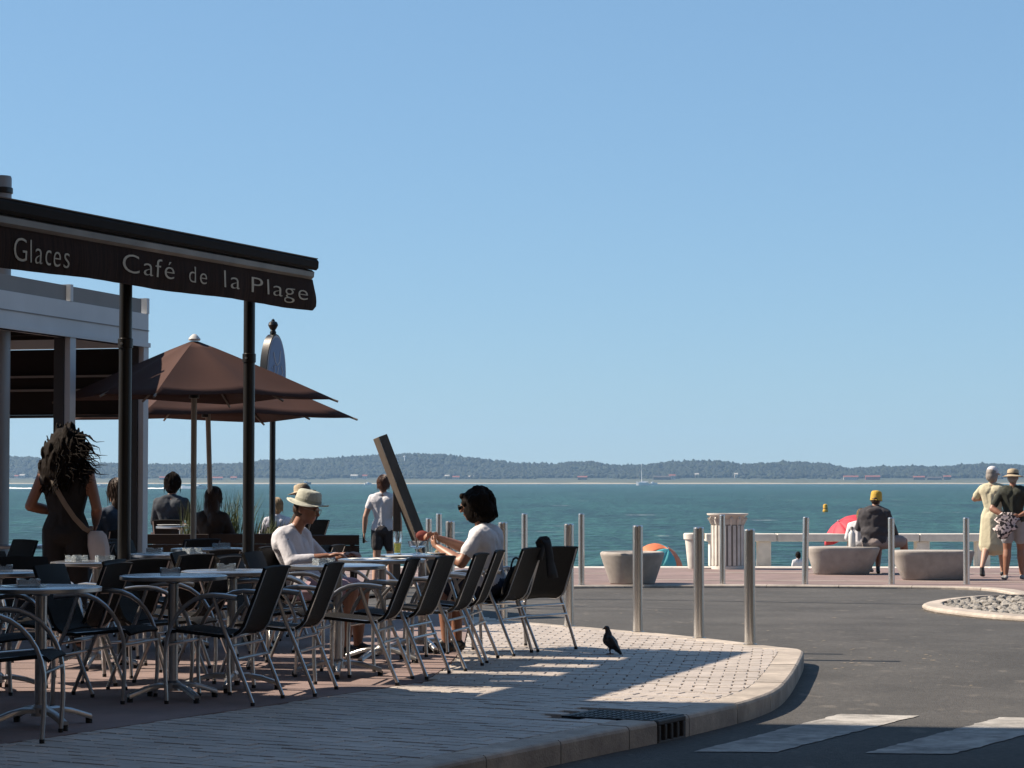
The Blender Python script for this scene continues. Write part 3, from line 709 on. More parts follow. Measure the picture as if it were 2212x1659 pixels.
for x, y, face, dev, lab in (
    (-2.57, 11.80, FACE_R, 20, 'black sling armchair cut by the left edge, nearest the camera'),
    (-2.44, 13.86, FACE_R, 6, 'black sling armchair facing the road, left of the second kerbside table'),
    (T['3'].x - .43, T['3'].y + .16, FACE_R, 10, 'black sling armchair facing the road, left of the third kerbside table'),
    (T['4'].x - .43, T['4'].y + .18, FACE_R, 4, 'brown-backed sling armchair facing the road, just in front of the man'),
    (-1.46, 17.30, FACE_R, 0, 'sling armchair the man in the hat sits in'),
    (T['7'].x - .44, T['7'].y + .16, FACE_R, 8, 'sling armchair left of the sunlit table behind the nearest table'),
    (T['7'].x + .42, T['7'].y - .14, FACE_L, -6, 'sling armchair right of the sunlit table behind the nearest table'),
    (T['8'].x - .44, T['8'].y + .2, FACE_R, -4, 'sling armchair left of the back table between the awning posts'),
    (T['8'].x + .43, T['8'].y - .16, FACE_L, 7, 'sling armchair right of the back table between the awning posts'),
    (T['9'].x - .44, T['9'].y + .2, FACE_R, 5, 'sling armchair left of the farthest sunlit table'),
    (T['9'].x + .44, T['9'].y - .12, FACE_L, -9, 'sling armchair right of the farthest sunlit table, behind the second post'),
    (T['9'].x + .95, T['9'].y - .25, FACE_R, 18, 'sling armchair standing alone behind the second awning post'),
    (T['10'].x + .44, T['10'].y - .10, FACE_L, 6, 'black sling armchair right of the table cut by the left edge'),
    (T['10'].x + .10, T['10'].y + .62, FACE_R, -40, 'black sling armchair behind the table cut by the left edge'),
    (T['12'].x + .55, T['12'].y - .35, FACE_L, 12, 'sling armchair beside the pale grey post, behind the standing woman'),
    (T['12'].x - .1, T['12'].y - .75, FACE_L, 60, 'sling armchair in front of the far table by the pale grey post'),
    (-2.42, 17.15, FACE_L, -8, 'sling armchair between the awning posts, turned from the back table'),
    (-2.02, 16.45, FACE_R, 14, 'sling armchair facing the road between the posts, left of the man'),
    (-1.72, 18.35, FACE_L, 10, 'sling armchair behind the man, right of the second awning post'),
    (-2.22, 15.5, FACE_L, 6, 'black sling armchair between the second and third rows, back to the road'),
    (-2.97, 13.25, FACE_R, -14, 'black sling armchair behind the nearest table, facing the road'),
    (-2.64, 15.12, FACE_L, -12, 'sling armchair behind the second row, in front of the standing woman'),
    (-3.72, 17.4, FACE_R, 30, 'sling armchair left of the standing woman'),
    (-3.62, 18.9, FACE_L, 25, 'sling armchair beyond the standing woman, near the pergola column'),
    (-2.95, 20.3, FACE_L, -20, 'sling armchair far back, left of the parasol pole'),
    (-1.50, 16.42, FACE_R, 8, 'sling armchair with its back to the man, behind the table with the clear ashtray'),
    (T['6'].x - .46, T['6'].y + .15, FACE_R, 0, 'empty sling armchair across from the seated woman, beyond the man')):
    chair(x, y, face, dev, lab, GRP)

# ---- things on the tables
CLEAR = mat('clear_glass', (0.92, 0.96, 0.97), 0.04, 0, 0.02, 5, ior=1.45, trans=1.0)
FROST = mat('moulded_clear_plastic', (0.62, 0.68, 0.72), 0.14, 0, 0.06, 20, ior=1.45, trans=0.80)
def ashtray(t, dx, dy, rz, label):
    e = empty('ashtray', (t.x + dx, t.y + dy, 0.7425), rz, label, 'ashtray', 'square clear ashtrays')
    b = MB(); b.box((0, 0, 0.006), (0.115, 0.115, 0.012)); b.build('base', FROST, e)
    for k in range(4):
        M = Matrix.Rotation(k * math.pi / 2, 3, 'Z'); b = MB()
        pr = [(-.053, .012), (.053, .012), (.053, .042), (.018, .042), (.010, .032), (-.010, .032), (-.018, .042), (-.053, .042)]
        vs = [M @ Vector((x, y, z)) for y in (.0485, .0573) for x, z in pr]; n = len(pr)
        b.add(vs, [tuple(range(n - 1, -1, -1)), tuple(range(n, 2 * n))] + [(i, (i + 1) % n, n + (i + 1) % n, n + i) for i in range(n)])
        b.build('notched_wall', FROST, e)
ashtray(T['1'], -0.06, -0.05, .3, 'clear square ashtray on a saucer on the nearest table')
b = MB(); b.lathe([(0.0, 0.0), (0.06, 0.001), (0.115, 0.008), (0.118, 0.010), (0.06, 0.005), (0, 0.004)], 28); o = b.build('saucer', CLEAR, smooth=True, loc=(T['1'].x - .07, T['1'].y - .10, 0.7415)); tag(o, 'flat glass saucer lying under the ashtray on the nearest table', 'saucer')
ashtray(T['2'], -0.02, 0.0, .2, 'clear square ashtray on the second kerbside table')
ashtray(T['3'], -0.04, 0.02, .1, 'clear square ashtray on the third kerbside table')
ashtray(T['4'], -0.10, 0.03, .5, 'clear square ashtray in front of the man in the hat')
ashtray(T['7'], 0.06, -0.02, .4, 'sunlit clear ashtray on the back table behind the nearest one')
ashtray(T['8'], -0.13, 0.0, .0, 'sunlit clear ashtray on the back table between the posts')
ashtray(T['9'], 0.10, 0.0, .6, 'sunlit clear ashtray on the farthest back table')
ashtray(T['10'], 0.05, -0.05, .2, 'clear ashtray on the table cut by the left edge')
ashtray(T['7'], -0.15, 0.05, .9, 'second sunlit ashtray, left on the back table behind the nearest one')
ashtray(T['8'], 0.16, 0.02, .7, 'second sunlit ashtray, right on the back table between the posts')
CHINA = mat('white_china', (0.78, 0.77, 0.74), 0.25, 0, 0.03, 5)
def plate(x, y, z, r, label, name='plate'):
    b = MB(); b.lathe([(0, 0.004), (r * .6, 0.004), (r, 0.016), (r, 0.020), (r * .6, 0.009), (0, 0.008)], 28); o = b.build(name, CHINA, smooth=True, loc=(x, y, z)); tag(o, label, 'plate'); return o
plate(T['6'].x + .17, T['6'].y - .13, .742, .13, 'white plate with food scraps in front of the seated woman')
FOOD = mat('food_scraps', (0.62, 0.50, 0.33), 0.8, 0, 0.4, 60, bump=0.6, bscale=90)
b = MB()
for k in range(14):
    a = random.uniform(0, 6.28); r_ = random.uniform(0, .06); b.box((r_ * math.cos(a), r_ * math.sin(a), .012 + random.uniform(0, .012)), (random.uniform(.015, .035), random.uniform(.015, .03), .018), rz=a)
o = bevel(b.build('leftover_food', FOOD, loc=(T['6'].x + .17, T['6'].y - .13, .745)), .005); tag(o, 'heap of leftover food on the white plate by the woman', 'food', kind='stuff')
plate(T['5'].x + .12, T['5'].y + .10, .742, .10, 'small white plate on the table between man and woman')
beer = empty('beer_glass', (T['6'].x - .19, T['6'].y + .02, .742), 0, 'tall half-full beer glass on the table between man and woman', 'glass')
b = MB(); b.lathe([(0.026, 0), (0.028, 0.008), (0.036, 0.175), (0.034, 0.175), (0.0265, 0.012), (0, 0.010)], 24); b.build('glass', CLEAR, beer, smooth=True)
b = MB(); b.lathe([(0, 0.0115), (0.0255, 0.0125), (0.0295, 0.085), (0, 0.086)], 24); b.build('beer', mat('pale_beer', (0.75, 0.52, 0.10), 0.1, 0, 0.05, 5, ior=1.33, trans=0.75), beer, smooth=True)
b = MB(); b.lathe([(0, 0.0865), (0.0298, 0.0865), (0.0303, 0.094), (0, 0.096)], 24); b.build('foam', CHINA, beer, smooth=True)
dish = empty('glass_dessert_dish', (T['6'].x - .04, T['6'].y + .06, .742), 0, 'clear stemmed dessert dish with a spoon beside the beer glass', 'dish')
b = MB(); b.lathe([(0.045, 0), (0.045, .005), (0.008, 0.015), (0.008, 0.04), (0.06, 0.055), (0.075, 0.10), (0.072, 0.10), (0.055, 0.06), (0, 0.05)], 24); b.build('bowl', CLEAR, dish, smooth=True)
b = MB(); b.tube([(0, 0, 0.055), (-0.02, 0, 0.17)], [.010, .004], 8, flat=.4); b.build('spoon', ALU, dish, smooth=True)
def tumbler(x, y, z, label, h=0.10, r=.034):
    b = MB(); b.lathe([(r * .8, 0), (r, h), (r - .003, h), (r * .76, .008), (0, .007)], 18); o = b.build('tumbler', CLEAR, smooth=True, loc=(x, y, z)); tag(o, label, 'glass')
tumbler(T['6'].x + .05, T['6'].y - .05, .742, 'empty clear tumbler beside the dessert dish')
tumbler(T['11'].x + .22, T['11'].y, .742, 'clear tumbler among the plates on the far table')
PAPER = mat('white_paper', (0.80, 0.79, 0.76), 0.8, 0, 0.03, 8)
for k, (dx, dy, rz, lab) in enumerate(((-.12, -.06, .3, 'white sheet of paper on the table edge nearest the man'), (.06, -.12, -.2, 'white menu card lying in front of the third-last table edge'))):
    b = MB(); n = 6
    b.add([(-.11 + .22 * i / n, y, 0.001 + .004 * math.sin(i * 1.3 + k)) for i in range(n + 1) for y in (-.075, .075)], [(2 * i, 2 * i + 2, 2 * i + 3, 2 * i + 1) for i in range(n)])
    o = b.build('paper_sheet', PAPER, loc=(T['5'].x + dx, T['5'].y + dy, .744)); o.rotation_euler = (0, 0, rz)
    sm = o.modifiers.new('thick', 'SOLIDIFY'); sm.thickness = .001
    tag(o, 'crumpled white paper on the table edge nearest the man' if k == 0 else 'white menu card on the table in front of the papers', 'paper')
plate(T['11'].x - .15, T['11'].y - .05, .742, .15, 'large white plate at the left of the far table')
plate(T['11'].x + .14, T['11'].y - .10, .742, .12, 'smaller white plate at the right of the far table')

# ---- far benches of the terrace (dark boards)
BOARD = mat('dark_brown_boards', (0.030, 0.020, 0.015), 0.6, 0, 0.3, 5, bump=0.2, bscale=40, stretch=(0.3, 4, 4))
def bench(px0, px1, Y, label):
    a, c = D(px0, 1150, Y), D(px1, 1150, Y); L_ = c.x - a.x; cx_ = (a.x + c.x) / 2
    e = empty('settee', (cx_, Y, 0.002), 0, label, 'bench', 'dark board benches along the back of the terrace')
    for k in range(3):                     # backrest planks, leaning towards us
        M = Matrix.Rotation(R(12), 3, 'X'); z = 0.45 + k * 0.112
        b = MB(); b.box((0, -0.02 - .024 * k, z), (L_, 0.022, 0.106), M=M); b.build('backrest_plank', BOARD, e)
    for k in range(4):
        b = MB(); b.box((0, 0.10 + k * 0.115, 0.43), (L_, 0.108, 0.025)); b.build('seat_plank', BOARD, e)
    for x in (-L_ / 2 + .08, L_ / 2 - .08):
        b = MB(); b.box((x, 0.05, 0.35), (0.05, 0.05, 0.70), M=Matrix.Rotation(R(8), 3, 'X')); b.build('leg', BLACKM, e)
        b = MB(); b.box((x, 0.42, 0.21), (0.05, 0.05, 0.42)); b.build('leg', BLACKM, e)
bench(282, 452, 25.2, 'dark board bench under the parasols, left of the long-haired sitter')
bench(458, 606, 25.4, 'dark board bench under the parasols, behind the second awning post')
bench(612, 777, 24.8, 'dark board bench right behind the man in the hat')
# ================================================================== PERGOLA, POLE, PARASOLS, CLOCK-LIKE SIGN, PLANT
WALU = mat('pale_grey_aluminium', (0.74, 0.77, 0.80), 0.5, 0.05, 0.06, 3, bump=0.03, bscale=40)
GALU = mat('grey_aluminium_panel', (0.27, 0.25, 0.24), 0.55, 0.1, 0.10, 3)
DBLIND = mat('dark_brown_blind', (0.022, 0.016, 0.014), 0.8, 0, 0.15, 4, bump=0.1, bscale=60, spec=0.2)
p0, p1 = D(322, 645, 23.5), D(20, 590, 20.62)
wv = Vector((p0.x - p1.x, p0.y - p1.y, 0)).normalized()
per = empty('pergola', (p0.x, p0.y, 0), math.atan2(wv.y, wv.x), 'pale aluminium pergola with dark blinds left of the brown parasols', 'pergola')
PT = p0.z                                             # local x: 0 at far corner, negative towards us; local y>0 inwards (left)
Lp = 6.4; Wp = 4.2
def pbox(name, x0, x1, y0, y1, z0, z1, m, parent=per, bv=None):
    b = MB(); b.box(((x0 + x1) / 2, (y0 + y1) / 2, (z0 + z1) / 2), (x1 - x0, y1 - y0, z1 - z0)); o = b.build(name, m, parent)
    if bv: bevel(o, bv)
    return o
DGR = mat('dark_grey_aluminium', (0.055, 0.055, 0.06), .5, .1, .1, 3)
colx = [-0.13, -1.78, -3.45, -5.1]
for x in colx:
    cl_ = pbox('column', x, x + .12, 0.058, 0.165, 0.0, PT - .50, DGR, bv=.004); pbox('pale_column_strip', x + .01, x + .13, 0.0, 0.056, 0.0, PT - .50, WALU, cl_)  # column made of a dark part with a pale part beside it
for y in (Wp - .13,):
    for x in (-.13, -3.45): pbox('column', x, x + .13, y, y + .13, 0.0, PT - .50, GALU, bv=.004)
fas = pbox('fascia', -Lp, 0.0, 0.004, 0.13, PT - .50, PT - .16, WALU)
pbox('gutter_ledge', -Lp, 0.012, -0.016, 0.10, PT - .50, PT - .455, WALU, fas)
pbox('panel_seam', -Lp, 0.006, -0.004, 0.02, PT - .335, PT - .325, GALU, fas)
for i, x in enumerate((-1.72, -3.40, -5.08)):
    pbox('upper_panel', x + .0, x + 1.60, 0.03, 0.10, PT - .158, PT - .012, GALU)
    pbox('upper_stud', x - .06, x - .002, -0.004, 0.13, PT - .158, PT, WALU)
pbox('upper_stud', -.055, 0.002, -0.004, 0.13, PT - .158, PT, WALU)
pbox('roof_end_beam', -.125, -.004, 0.134, Wp, PT - .50, PT - .16, WALU)
pbox('roof_sheet', -Lp, -.13, 0.135, Wp, PT - .30, PT - .24, DBLIND)
for k in range(9): pbox('louvre', -.35 - k * .62, -.27 - k * .62, 0.14, Wp - .2, PT - .42, PT - .31, DBLIND)
for i, x in enumerate((-1.76, -3.42, -5.08, -6.4)): pbox('drop_blind', x + .05, x + 1.55, Wp - .10, Wp - .07, 1.95, PT - .45, DBLIND)
pbox('end_blind', -.10, -.07, 0.16, Wp - .15, 1.98, PT - .51, DBLIND)
pbox('blind_bar', -.115, -.055, 0.16, Wp - .15, 1.95, 1.978, BLACKM)
for z in (2.22, 2.36): pbox('cross_rail', -.14, -.112, 0.3, Wp - .3, z, z + .022, GALU)
PLG = mat('pale_grey_pole', (0.36, 0.35, 0.345), 0.5, 0.2, 0.08, 4)
pp = D(-4, 1160, 20.9)
lp = empty('lamp_pole', (pp.x, pp.y, 0.002), 0, 'thick pale grey pole cut by the left edge of the picture', 'pole')
ptop = D(0, 381, 20.9).z
b = MB(); b.lathe([(0.095, 0), (0.092, ptop - .02), (0.085, ptop)], 24); b.build('shaft', PLG, lp, smooth=True)
b = MB(); b.lathe([(0.16, 0), (0.16, .015), (0.10, .03), (0.098, .09)], 24); b.build('base_flange', PLG, lp, smooth=True)
b = MB(); b.lathe([(0.098, ptop - .16), (0.104, ptop - .155), (0.104, ptop - .11), (0.098, ptop - .105)], 24); b.build('clamp_band', BLACKM, lp, smooth=True)

CANVAS = mat('brown_parasol_canvas', (0.080, 0.037, 0.028), 0.85, 0, 0.08, 4, bump=0.12, bscale=160, spec=0.2)
RIBM = mat('wood_rib', (0.20, 0.155, 0.115), 0.6, 0, 0.15, 8)
POLEM = mat('pale_wood_pole', (0.42, 0.36, 0.29), .6, 0, .12, 8)
def parasol(px, Y, apex_y, rim_y, half, rz, label, lean=(0, 0), polepx=None):
    p = D(px, apex_y, Y); za = p.z; zr = CAMZ + (HOR - rim_y) / F * Y
    e = empty('parasol', (p.x, Y, 0.002), rz, label, 'parasol', 'square brown parasols beside the pergola')
    n = 8; ang = [R(45 * k) for k in range(8)]; rad = [half * (1.414 if k % 2 else 1.0) for k in range(8)]
    tip = [Vector((rad[k] * math.cos(ang[k]), rad[k] * math.sin(ang[k]), zr - (.035 if k % 2 else 0.0))) for k in range(8)]
    rows = 7; vs = []; fs = []
    seg = 6
    for i in range(rows + 1):
        t = .025 + .975 * i / rows
        for k in range(8):
            a, c = tip[k], tip[(k + 1) % 8]
            for j in range(seg):
                f = j / seg; q = a.lerp(c, f); sag = math.sin(f * math.pi) * .030 * t
                edge = math.sin(f * math.pi) * .025 * (1 if i == rows else 0)
                r_ = Vector((q.x, q.y, 0)) * (t - .02 * math.sin(f * math.pi) * (i / rows)); z = za + (q.z - za) * (t ** 1.06) - sag + edge
                vs.append((r_.x, r_.y, z))
    m_ = 8 * seg
    for i in range(rows):
        for j in range(m_): fs.append((i * m_ + j, i * m_ + (j + 1) % m_, (i + 1) * m_ + (j + 1) % m_, (i + 1) * m_ + j))
    b = MB(); b.add(vs, fs); o = b.build('canopy', CANVAS, e, smooth=True, angle=25); sm = o.modifiers.new('thick', 'SOLIDIFY'); sm.thickness = .004
    for k in range(8):
        b = MB(); b.tube([Vector((0, 0, za - .06)) + Vector((tip[k].x, tip[k].y, 0)) * .02, Vector((tip[k].x * .5, tip[k].y * .5, za + (tip[k].z - za) * .5 - .045)), tip[k] + Vector((tip[k].x, tip[k].y, 0)).normalized() * .04 + Vector((0, 0, -.025))], .012, 6); rb = b.build('rib', RIBM, e, smooth=True)
        b = MB(); b.tube([Vector((tip[k].x * .5, tip[k].y * .5, za + (tip[k].z - za) * .5 - .06)), (0, 0, zr + .02)], .009, 6); b.build('strut', RIBM, rb, smooth=True)
    b = MB(); b.tube([(lean[0], lean[1], 0.03), (0, 0, za - .02)], .028, 12); b.build('pole', POLEM, e, smooth=True)
    b = MB(); b.lathe([(.05, zr - .02), (.05, zr + .05), (.03, zr + .06)], 12); b.build('runner', BLACKM, e, smooth=True)
    b = MB(); b.lathe([(.055, za - .005), (.06, za + .01), (.045, za + .03), (.02, za + .055), (0, za + .06)], 16); b.build('finial', CHINA, e, smooth=True)
    b = MB(); b.box((lean[0], lean[1], .03), (.5, .5, .06)); bevel(b.build('base_slab', CONC, e), .01)
parasol(420, 22.3, 735, 856, .97, R(38), 'nearer square brown parasol with a white finial')
parasol(446, 25.6, 772, 898, 1.22, R(30), 'farther square brown parasol on a leaning pole, mostly hidden by the nearer one', lean=(.05, -.10))

sp_ = D(588, 1145, 28.0)
sg = empty('oval_sign_post', (sp_.x, 28.0, 0.0), R(60), 'black post carrying an upright oval sign with a ball finial', 'sign')
zt = D(588, 722, 28.0).z; zb_ = zt - .98
b = MB(); b.lathe([(.09, 0), (.085, .25), (.05, .3), (.038, .35), (.036, zb_ + .05)], 16); b.build('post', BLACKM, sg, smooth=True)
def oval(rx, rz_, y0, y1, zc, n=40): 
    b = MB(); rings = [[Vector((rx * math.cos(2 * math.pi * k / n), y, zc + rz_ * math.sin(2 * math.pi * k / n))) for k in range(n)] for y in (y0, y1)]; b.loft(rings); return b
zc = (zt + zb_) / 2
oval(.20, .49, -.05, .05, zc).build('case', BLACKM, sg, smooth=True, angle=40)
SGF = mat('pale_blue_sign_face', (0.26, 0.38, 0.60), 0.6, 0, 0.10, 3)
SGW = mat('white_sign_print', (0.62, 0.66, 0.72), 0.5, 0, 0.05, 3)
oval(.190, .475, -.056, -.051, zc).build('rim', SGW, sg)
fc = oval(.172, .452, -.061, -.0565, zc).build('face', SGF, sg)
b = MB()
for pts in (((-.06, .10), (-.03, -.02), (.0, -.06), (.04, -.02), (.06, .12)), ((-.09, -.10), (-.05, -.05), (-.05, -.18), (-.10, -.24)), ((.02, -.08), (.0, -.2), (.03, -.33)), ((.07, -.06), (.10, -.14), (.06, -.22), (.09, -.30)), ((-.04, -.28), (0, -.33), (.08, -.31))):
    b.tube([(x * 1.2, -.0625, zc + z + .17) for x, z in pts], .010, 5, flat=.5)
b.build('printed_emblem', SGW, fc)
b = MB(); b.lathe([(.035, zt - .01), (.04, zt + .02), (.028, zt + .05), (.045, zt + .075), (.062, zt + .11), (.05, zt + .145), (.022, zt + .16), (.02, zt + .175), (0, zt + .19)], 18); b.build('finial', BLACKM, sg, smooth=True)

# tall grass in a planter
GRASS = mat('tall_grass_blades', (0.10, 0.13, 0.030), 0.7, 0, 0.4, 1.2, bump=0)
gp = D(505, 1145, 27.2)
pl = empty('grass_planter', (gp.x, 27.2, 0.0), 0, 'tall feathery grass in a dark planter behind the second awning post', 'plant')
b = MB(); b.box((0, 0, .22), (1.3, .45, .44)); bevel(b.build('planter_box', BOARD, pl), .01)
rg = random.Random(5); b = MB()
for i in range(520):
    x = rg.uniform(-.60, .60); y = rg.uniform(-.18, .18); h = rg.uniform(.45, .85) * (1 - .25 * abs(x)) * (0.72 if x > .18 else 1); a = rg.uniform(-.5, .5) + x * .35 + .12; l2 = rg.uniform(-.2, .2)
    pts = [Vector((x + a * h * .45 * t ** 2, y + l2 * h * t ** 2, .42 + h * t * (1 - .10 * t * abs(a)))) for t in (0, .35, .7, 1)]
    wd = rg.uniform(.004, .007); sdv = Vector((math.cos(i), math.sin(i), 0)) * wd
    vs = []
    for k, q in enumerate(pts): f = (1, .8, .5, .08)[k]; vs += [q - sdv * f, q + sdv * f]
    b.add(vs, [(0, 1, 3, 2), (2, 3, 5, 4), (4, 5, 7, 6)])
tag(b.build('grass_blades', GRASS, pl), kind='stuff')

# leaning angle-beam sculpture with its upright post
WEATH = mat('weathered_grey_wood', (0.14, 0.11, 0.085), 0.8, 0, 0.35, 3, bump=0.3, bscale=30, stretch=(3, 3, .5))
YS = 27.0
a0 = D(920, 1205, YS); a1 = D(820, 943, YS); k = (a0 - a1); a0 = a1 + k * ((a1.z + .15) / (a1.z - a0.z))
sc_ = empty('leaning_beam_sculpture', (a0.x, YS, -0.15), 0, 'tall leaning grey-brown angle beam propped on an upright post, before the bay', 'sculpture')
org = Vector((a0.x, YS, -0.15)); ax_ = (a1 - a0).normalized(); sd_ = Vector((ax_.z, 0, -ax_.x)); dp = Vector((0, 1, 0)); Lb = (a1 - a0).length
def face_pl(o0, v0, o1, v1, name):
    rings = []
    for t, d0 in ((0, 0), (Lb, 0)):
        c = a0 - org + ax_ * t; rings.append([c + o0, c + o1, c + o1 + v1, c + o0 + v0])
    b = MB(); b.loft(rings); bevel(b.build(name, WEATH, sc_), .004)
face_pl(sd_ * -.085 + dp * .075, dp * .02 - sd_ * .003, Vector((0, -.03, 0)) + sd_ * -.012, dp * .02, 'beam_flange')
face_pl(Vector((0, -.03, 0)) + sd_ * -.011, dp * .02, sd_ * .09 + dp * .02, dp * .02, 'beam_flange')
po_ = D(857, 1050, YS + .06); b = MB(); hgt = po_.z + .15 + .02; b.box((po_.x - org.x, .09, hgt / 2), (.088, .05, hgt)); bevel(b.build('upright_post', WEATH, sc_), .004)

# ================================================================== BOLLARDS
def bollard(px, py, h, z, label, grp, r=.0445, leanx=0.0):
    p = G(px, py, z)
    e = empty('bollard', p, random.uniform(0, 6), label, 'bollard', grp)
    b = MB(); b.lathe([(r, 0), (r, h - .012)], 24); b.build('tube', STEEL, e, smooth=True)
    b = MB(); b.lathe([(r, h - .012), (r - .003, h - .003), (r - .008, h), (0, h + .001)], 24); b.build('cap', STEEL, e, smooth=True)
    b = MB(); b.lathe([(r + .012, 0.001), (r + .012, .004), (r + .001, .006)], 24); b.build('base_ring', STEEL, e, smooth=True)
    e.rotation_euler = (0, leanx, 0)
g1 = 'steel bollards on the edge of the near pavement'; g2 = 'steel bollards along the promenade kerb'
bollard(1620, 1392, .92, 0, 'tall steel bollard nearest the kerb corner', g1)
bollard(1510, 1378, .92, 0, 'steel bollard second from the kerb corner', g1)
bollard(1378, 1364.5, .92, 0, 'steel bollard in front of the round concrete planter', g1)
bollard(1229, 1352.5, .92, 0, 'steel bollard just right of the last empty chair', g1)
bollard(1086, 1341, .92, 0, 'steel bollard right behind the seated woman in white', g1)
bollard(972, 1333, .92, 0, 'steel bollard behind the seated woman\'s hands', g1)
bollard(1256, 1263.5, 1.0, PZ, 'far steel bollard left of the round concrete planter', g2, .042)
bollard(1133, 1263.5, 1.0, PZ, 'far steel bollard between the seated woman and the empty chairs', g2, .042)
bollard(948, 1263.5, 1.0, PZ, 'far steel bollard above the seated woman\'s hands', g2, .042)
bollard(926, 1262.5, .93, PZ, 'far steel bollard half hidden by the leaning beam', g2, .042)
bollard(1561, 1262, .98, PZ, 'far steel bollard standing before the white litter bin', g2, .040)
bollard(1739, 1262, .95, PZ, 'far steel bollard at the left end of the left oval bench', g2, .045, .02)
bollard(1926, 1262, .94, PZ, 'far steel bollard between the two oval concrete benches', g2, .045)
bollard(2088, 1262, .94, PZ, 'far steel bollard at the right end of the right oval bench', g2, .045)

# ================================================================== PROMENADE FURNITURE
def at(px, py): return G(px, py, PZ)
p = at(1366, 1261)
e = empty('concrete_planter', p, 0, 'round grey concrete planter tapering to its foot, beside the road', 'planter')
sc = p.y / F
b = MB(); b.lathe([(47 * sc, 0), (49 * sc, .02), (62 * sc, .27), (68.5 * sc, .40), (69.5 * sc, .435), (66 * sc, .455), (60 * sc, .455), (56 * sc, .43), (54 * sc, .36), (0, .35)], 48); b.build('bowl', CONC, e, smooth=True, angle=60)
SOIL = mat('dry_soil', (0.09, 0.065, 0.045), .95, 0, .3, 20, bump=.6, bscale=60); b = MB(); b.lathe([(0, .365), (55 * sc, .362)], 32); b.build('soil', SOIL, e)
p = at(1500, 1228); sc = p.y / F
e = empty('white_pot', p, 0, 'white tapered plant pot left of the litter bin', 'pot')
b = MB(); b.lathe([(13 * sc, 0), (14 * sc, .02), (20 * sc, .48), (23 * sc, .49), (23.5 * sc, .575), (21 * sc, .59), (18 * sc, .585), (17 * sc, .5), (0, .49)], 32); b.build('pot', WHITEC, e, smooth=True, angle=45)
b = MB(); b.lathe([(0, .50), (17 * sc, .498)], 24); b.build('soil', SOIL, e)
p = at(1572, 1229); sc = p.y / F
e = empty('litter_bin', p, R(20), 'white fluted column-shaped litter bin with a leafy capital', 'bin')
hb = D(1572, 1109, p.y).z - PZ; rb = 34 * sc
b = MB(); b.lathe([(rb * .93, 0), (rb * .93, hb * .90), (rb * .85, hb * .90), (rb * .8, hb - .12), (0, hb - .13)], 40); b.build('inner_drum', mat('grey_bin_liner', (0.34, 0.32, 0.30), .8, 0, .15, 5), e, smooth=True, angle=40)
b = MB(); b.lathe([(rb * 1.03, 0), (rb * 1.03, .05), (rb * .95, .06)], 40); b.build('foot_ring', WHITEC, e, smooth=True)
for k in range(20):
    a = 2 * math.pi * k / 20; b = MB(); b.box((rb * .985 * math.cos(a), rb * .985 * math.sin(a), .06 + hb * .36), (.03, .052, hb * .72), rz=a); bevel(b.build('slat', WHITEC, e), .006)
b = MB(); b.lathe([(rb * .96, hb * .80), (rb * 1.0, hb * .82), (rb * 1.02, hb * .90), (rb * 1.16, hb * .955), (rb * 1.30, hb * .975), (rb * 1.32, hb), (rb * .85, hb), (rb * .82, hb - .06)], 48); cap_ = b.build('capital', WHITEC, e, smooth=True, angle=30)
for k in range(14):
    a = 2 * math.pi * k / 14; c, s_ = math.cos(a), math.sin(a)
    b = MB(); b.tube([(rb * 1.0 * c, rb * 1.0 * s_, hb * .78), (rb * 1.07 * c, rb * 1.07 * s_, hb * .86), (rb * 1.22 * c, rb * 1.22 * s_, hb * .93), (rb * 1.24 * c, rb * 1.24 * s_, hb * .90)], [.010, .026, .022, .012], 6, flat=.5); b.build('leaf_ornament', WHITEC, cap_, smooth=True)
# long white bench on the sea wall
p0_, p1_ = at(1522, 1223), at(2135, 1223)
e = empty('long_bench', ((p0_.x + p1_.x) / 2, p0_.y - .05, PZ), 0, 'long low white stone bench along the sea wall', 'bench')
L_ = p1_.x - p0_.x; hz_ = D(1700, 1152.5, p0_.y).z - PZ
nsl = 4
for k in range(nsl):
    b = MB(); b.box((-L_ / 2 + L_ * (k + .5) / nsl, 0, hz_ - .065), (L_ / nsl - .012, .42, .13)); bevel(b.build('seat_slab', WHITEC, e), .012)
for px in (1545, 1649, 1990, 2120):
    x = at(px, 1223).x - e.location.x; b = MB(); b.box((x, 0, (hz_ - .132) / 2), (.22, .34, hz_ - .132)); bevel(b.build('support_block', WHITEC, e), .01)
# two boat-shaped concrete benches
def oval_bench(px0, px1, pyb, pyt, label, sh):
    p = at((px0 + px1) / 2, pyb); sc = p.y / F; hw = (px1 - px0) / 2 * sc; h = D(0, pyt, p.y + .0).z - PZ
    e = empty('oval_bench', (p.x, p.y + .30, PZ), 0, label, 'bench', 'boat-shaped concrete benches on the promenade')
    n = 40; rings = []
    for f, z, dx in ((.72, 0, sh), (.76, .02, sh), (.88, h * .45, sh * .5), (.97, h * .80, sh * .1), (1.0, h * .93, 0), (.985, h * .985, 0), (.95, h, 0)):
        ring = []
        for k in range(n):
            a = 2 * math.pi * k / n; c, s_ = math.cos(a), math.sin(a); ex = .62
            x = math.copysign(abs(c) ** ex, c) * hw * f; y = math.copysign(abs(s_) ** ex, s_) * .34 * f
            ring.append(Vector((x + dx, y, z)))
        rings.append(ring)
    b = MB(); b.loft(rings); b.build('body', CONC, e, smooth=True, angle=70)
    return e
ob1 = oval_bench(1749, 1906, 1242, 1182, 'left boat-shaped concrete bench, with the person in the yellow hat at its end', -.03)
ob2 = oval_bench(1932, 2112, 1254, 1190, 'right boat-shaped concrete bench, near the strolling couple', .02)
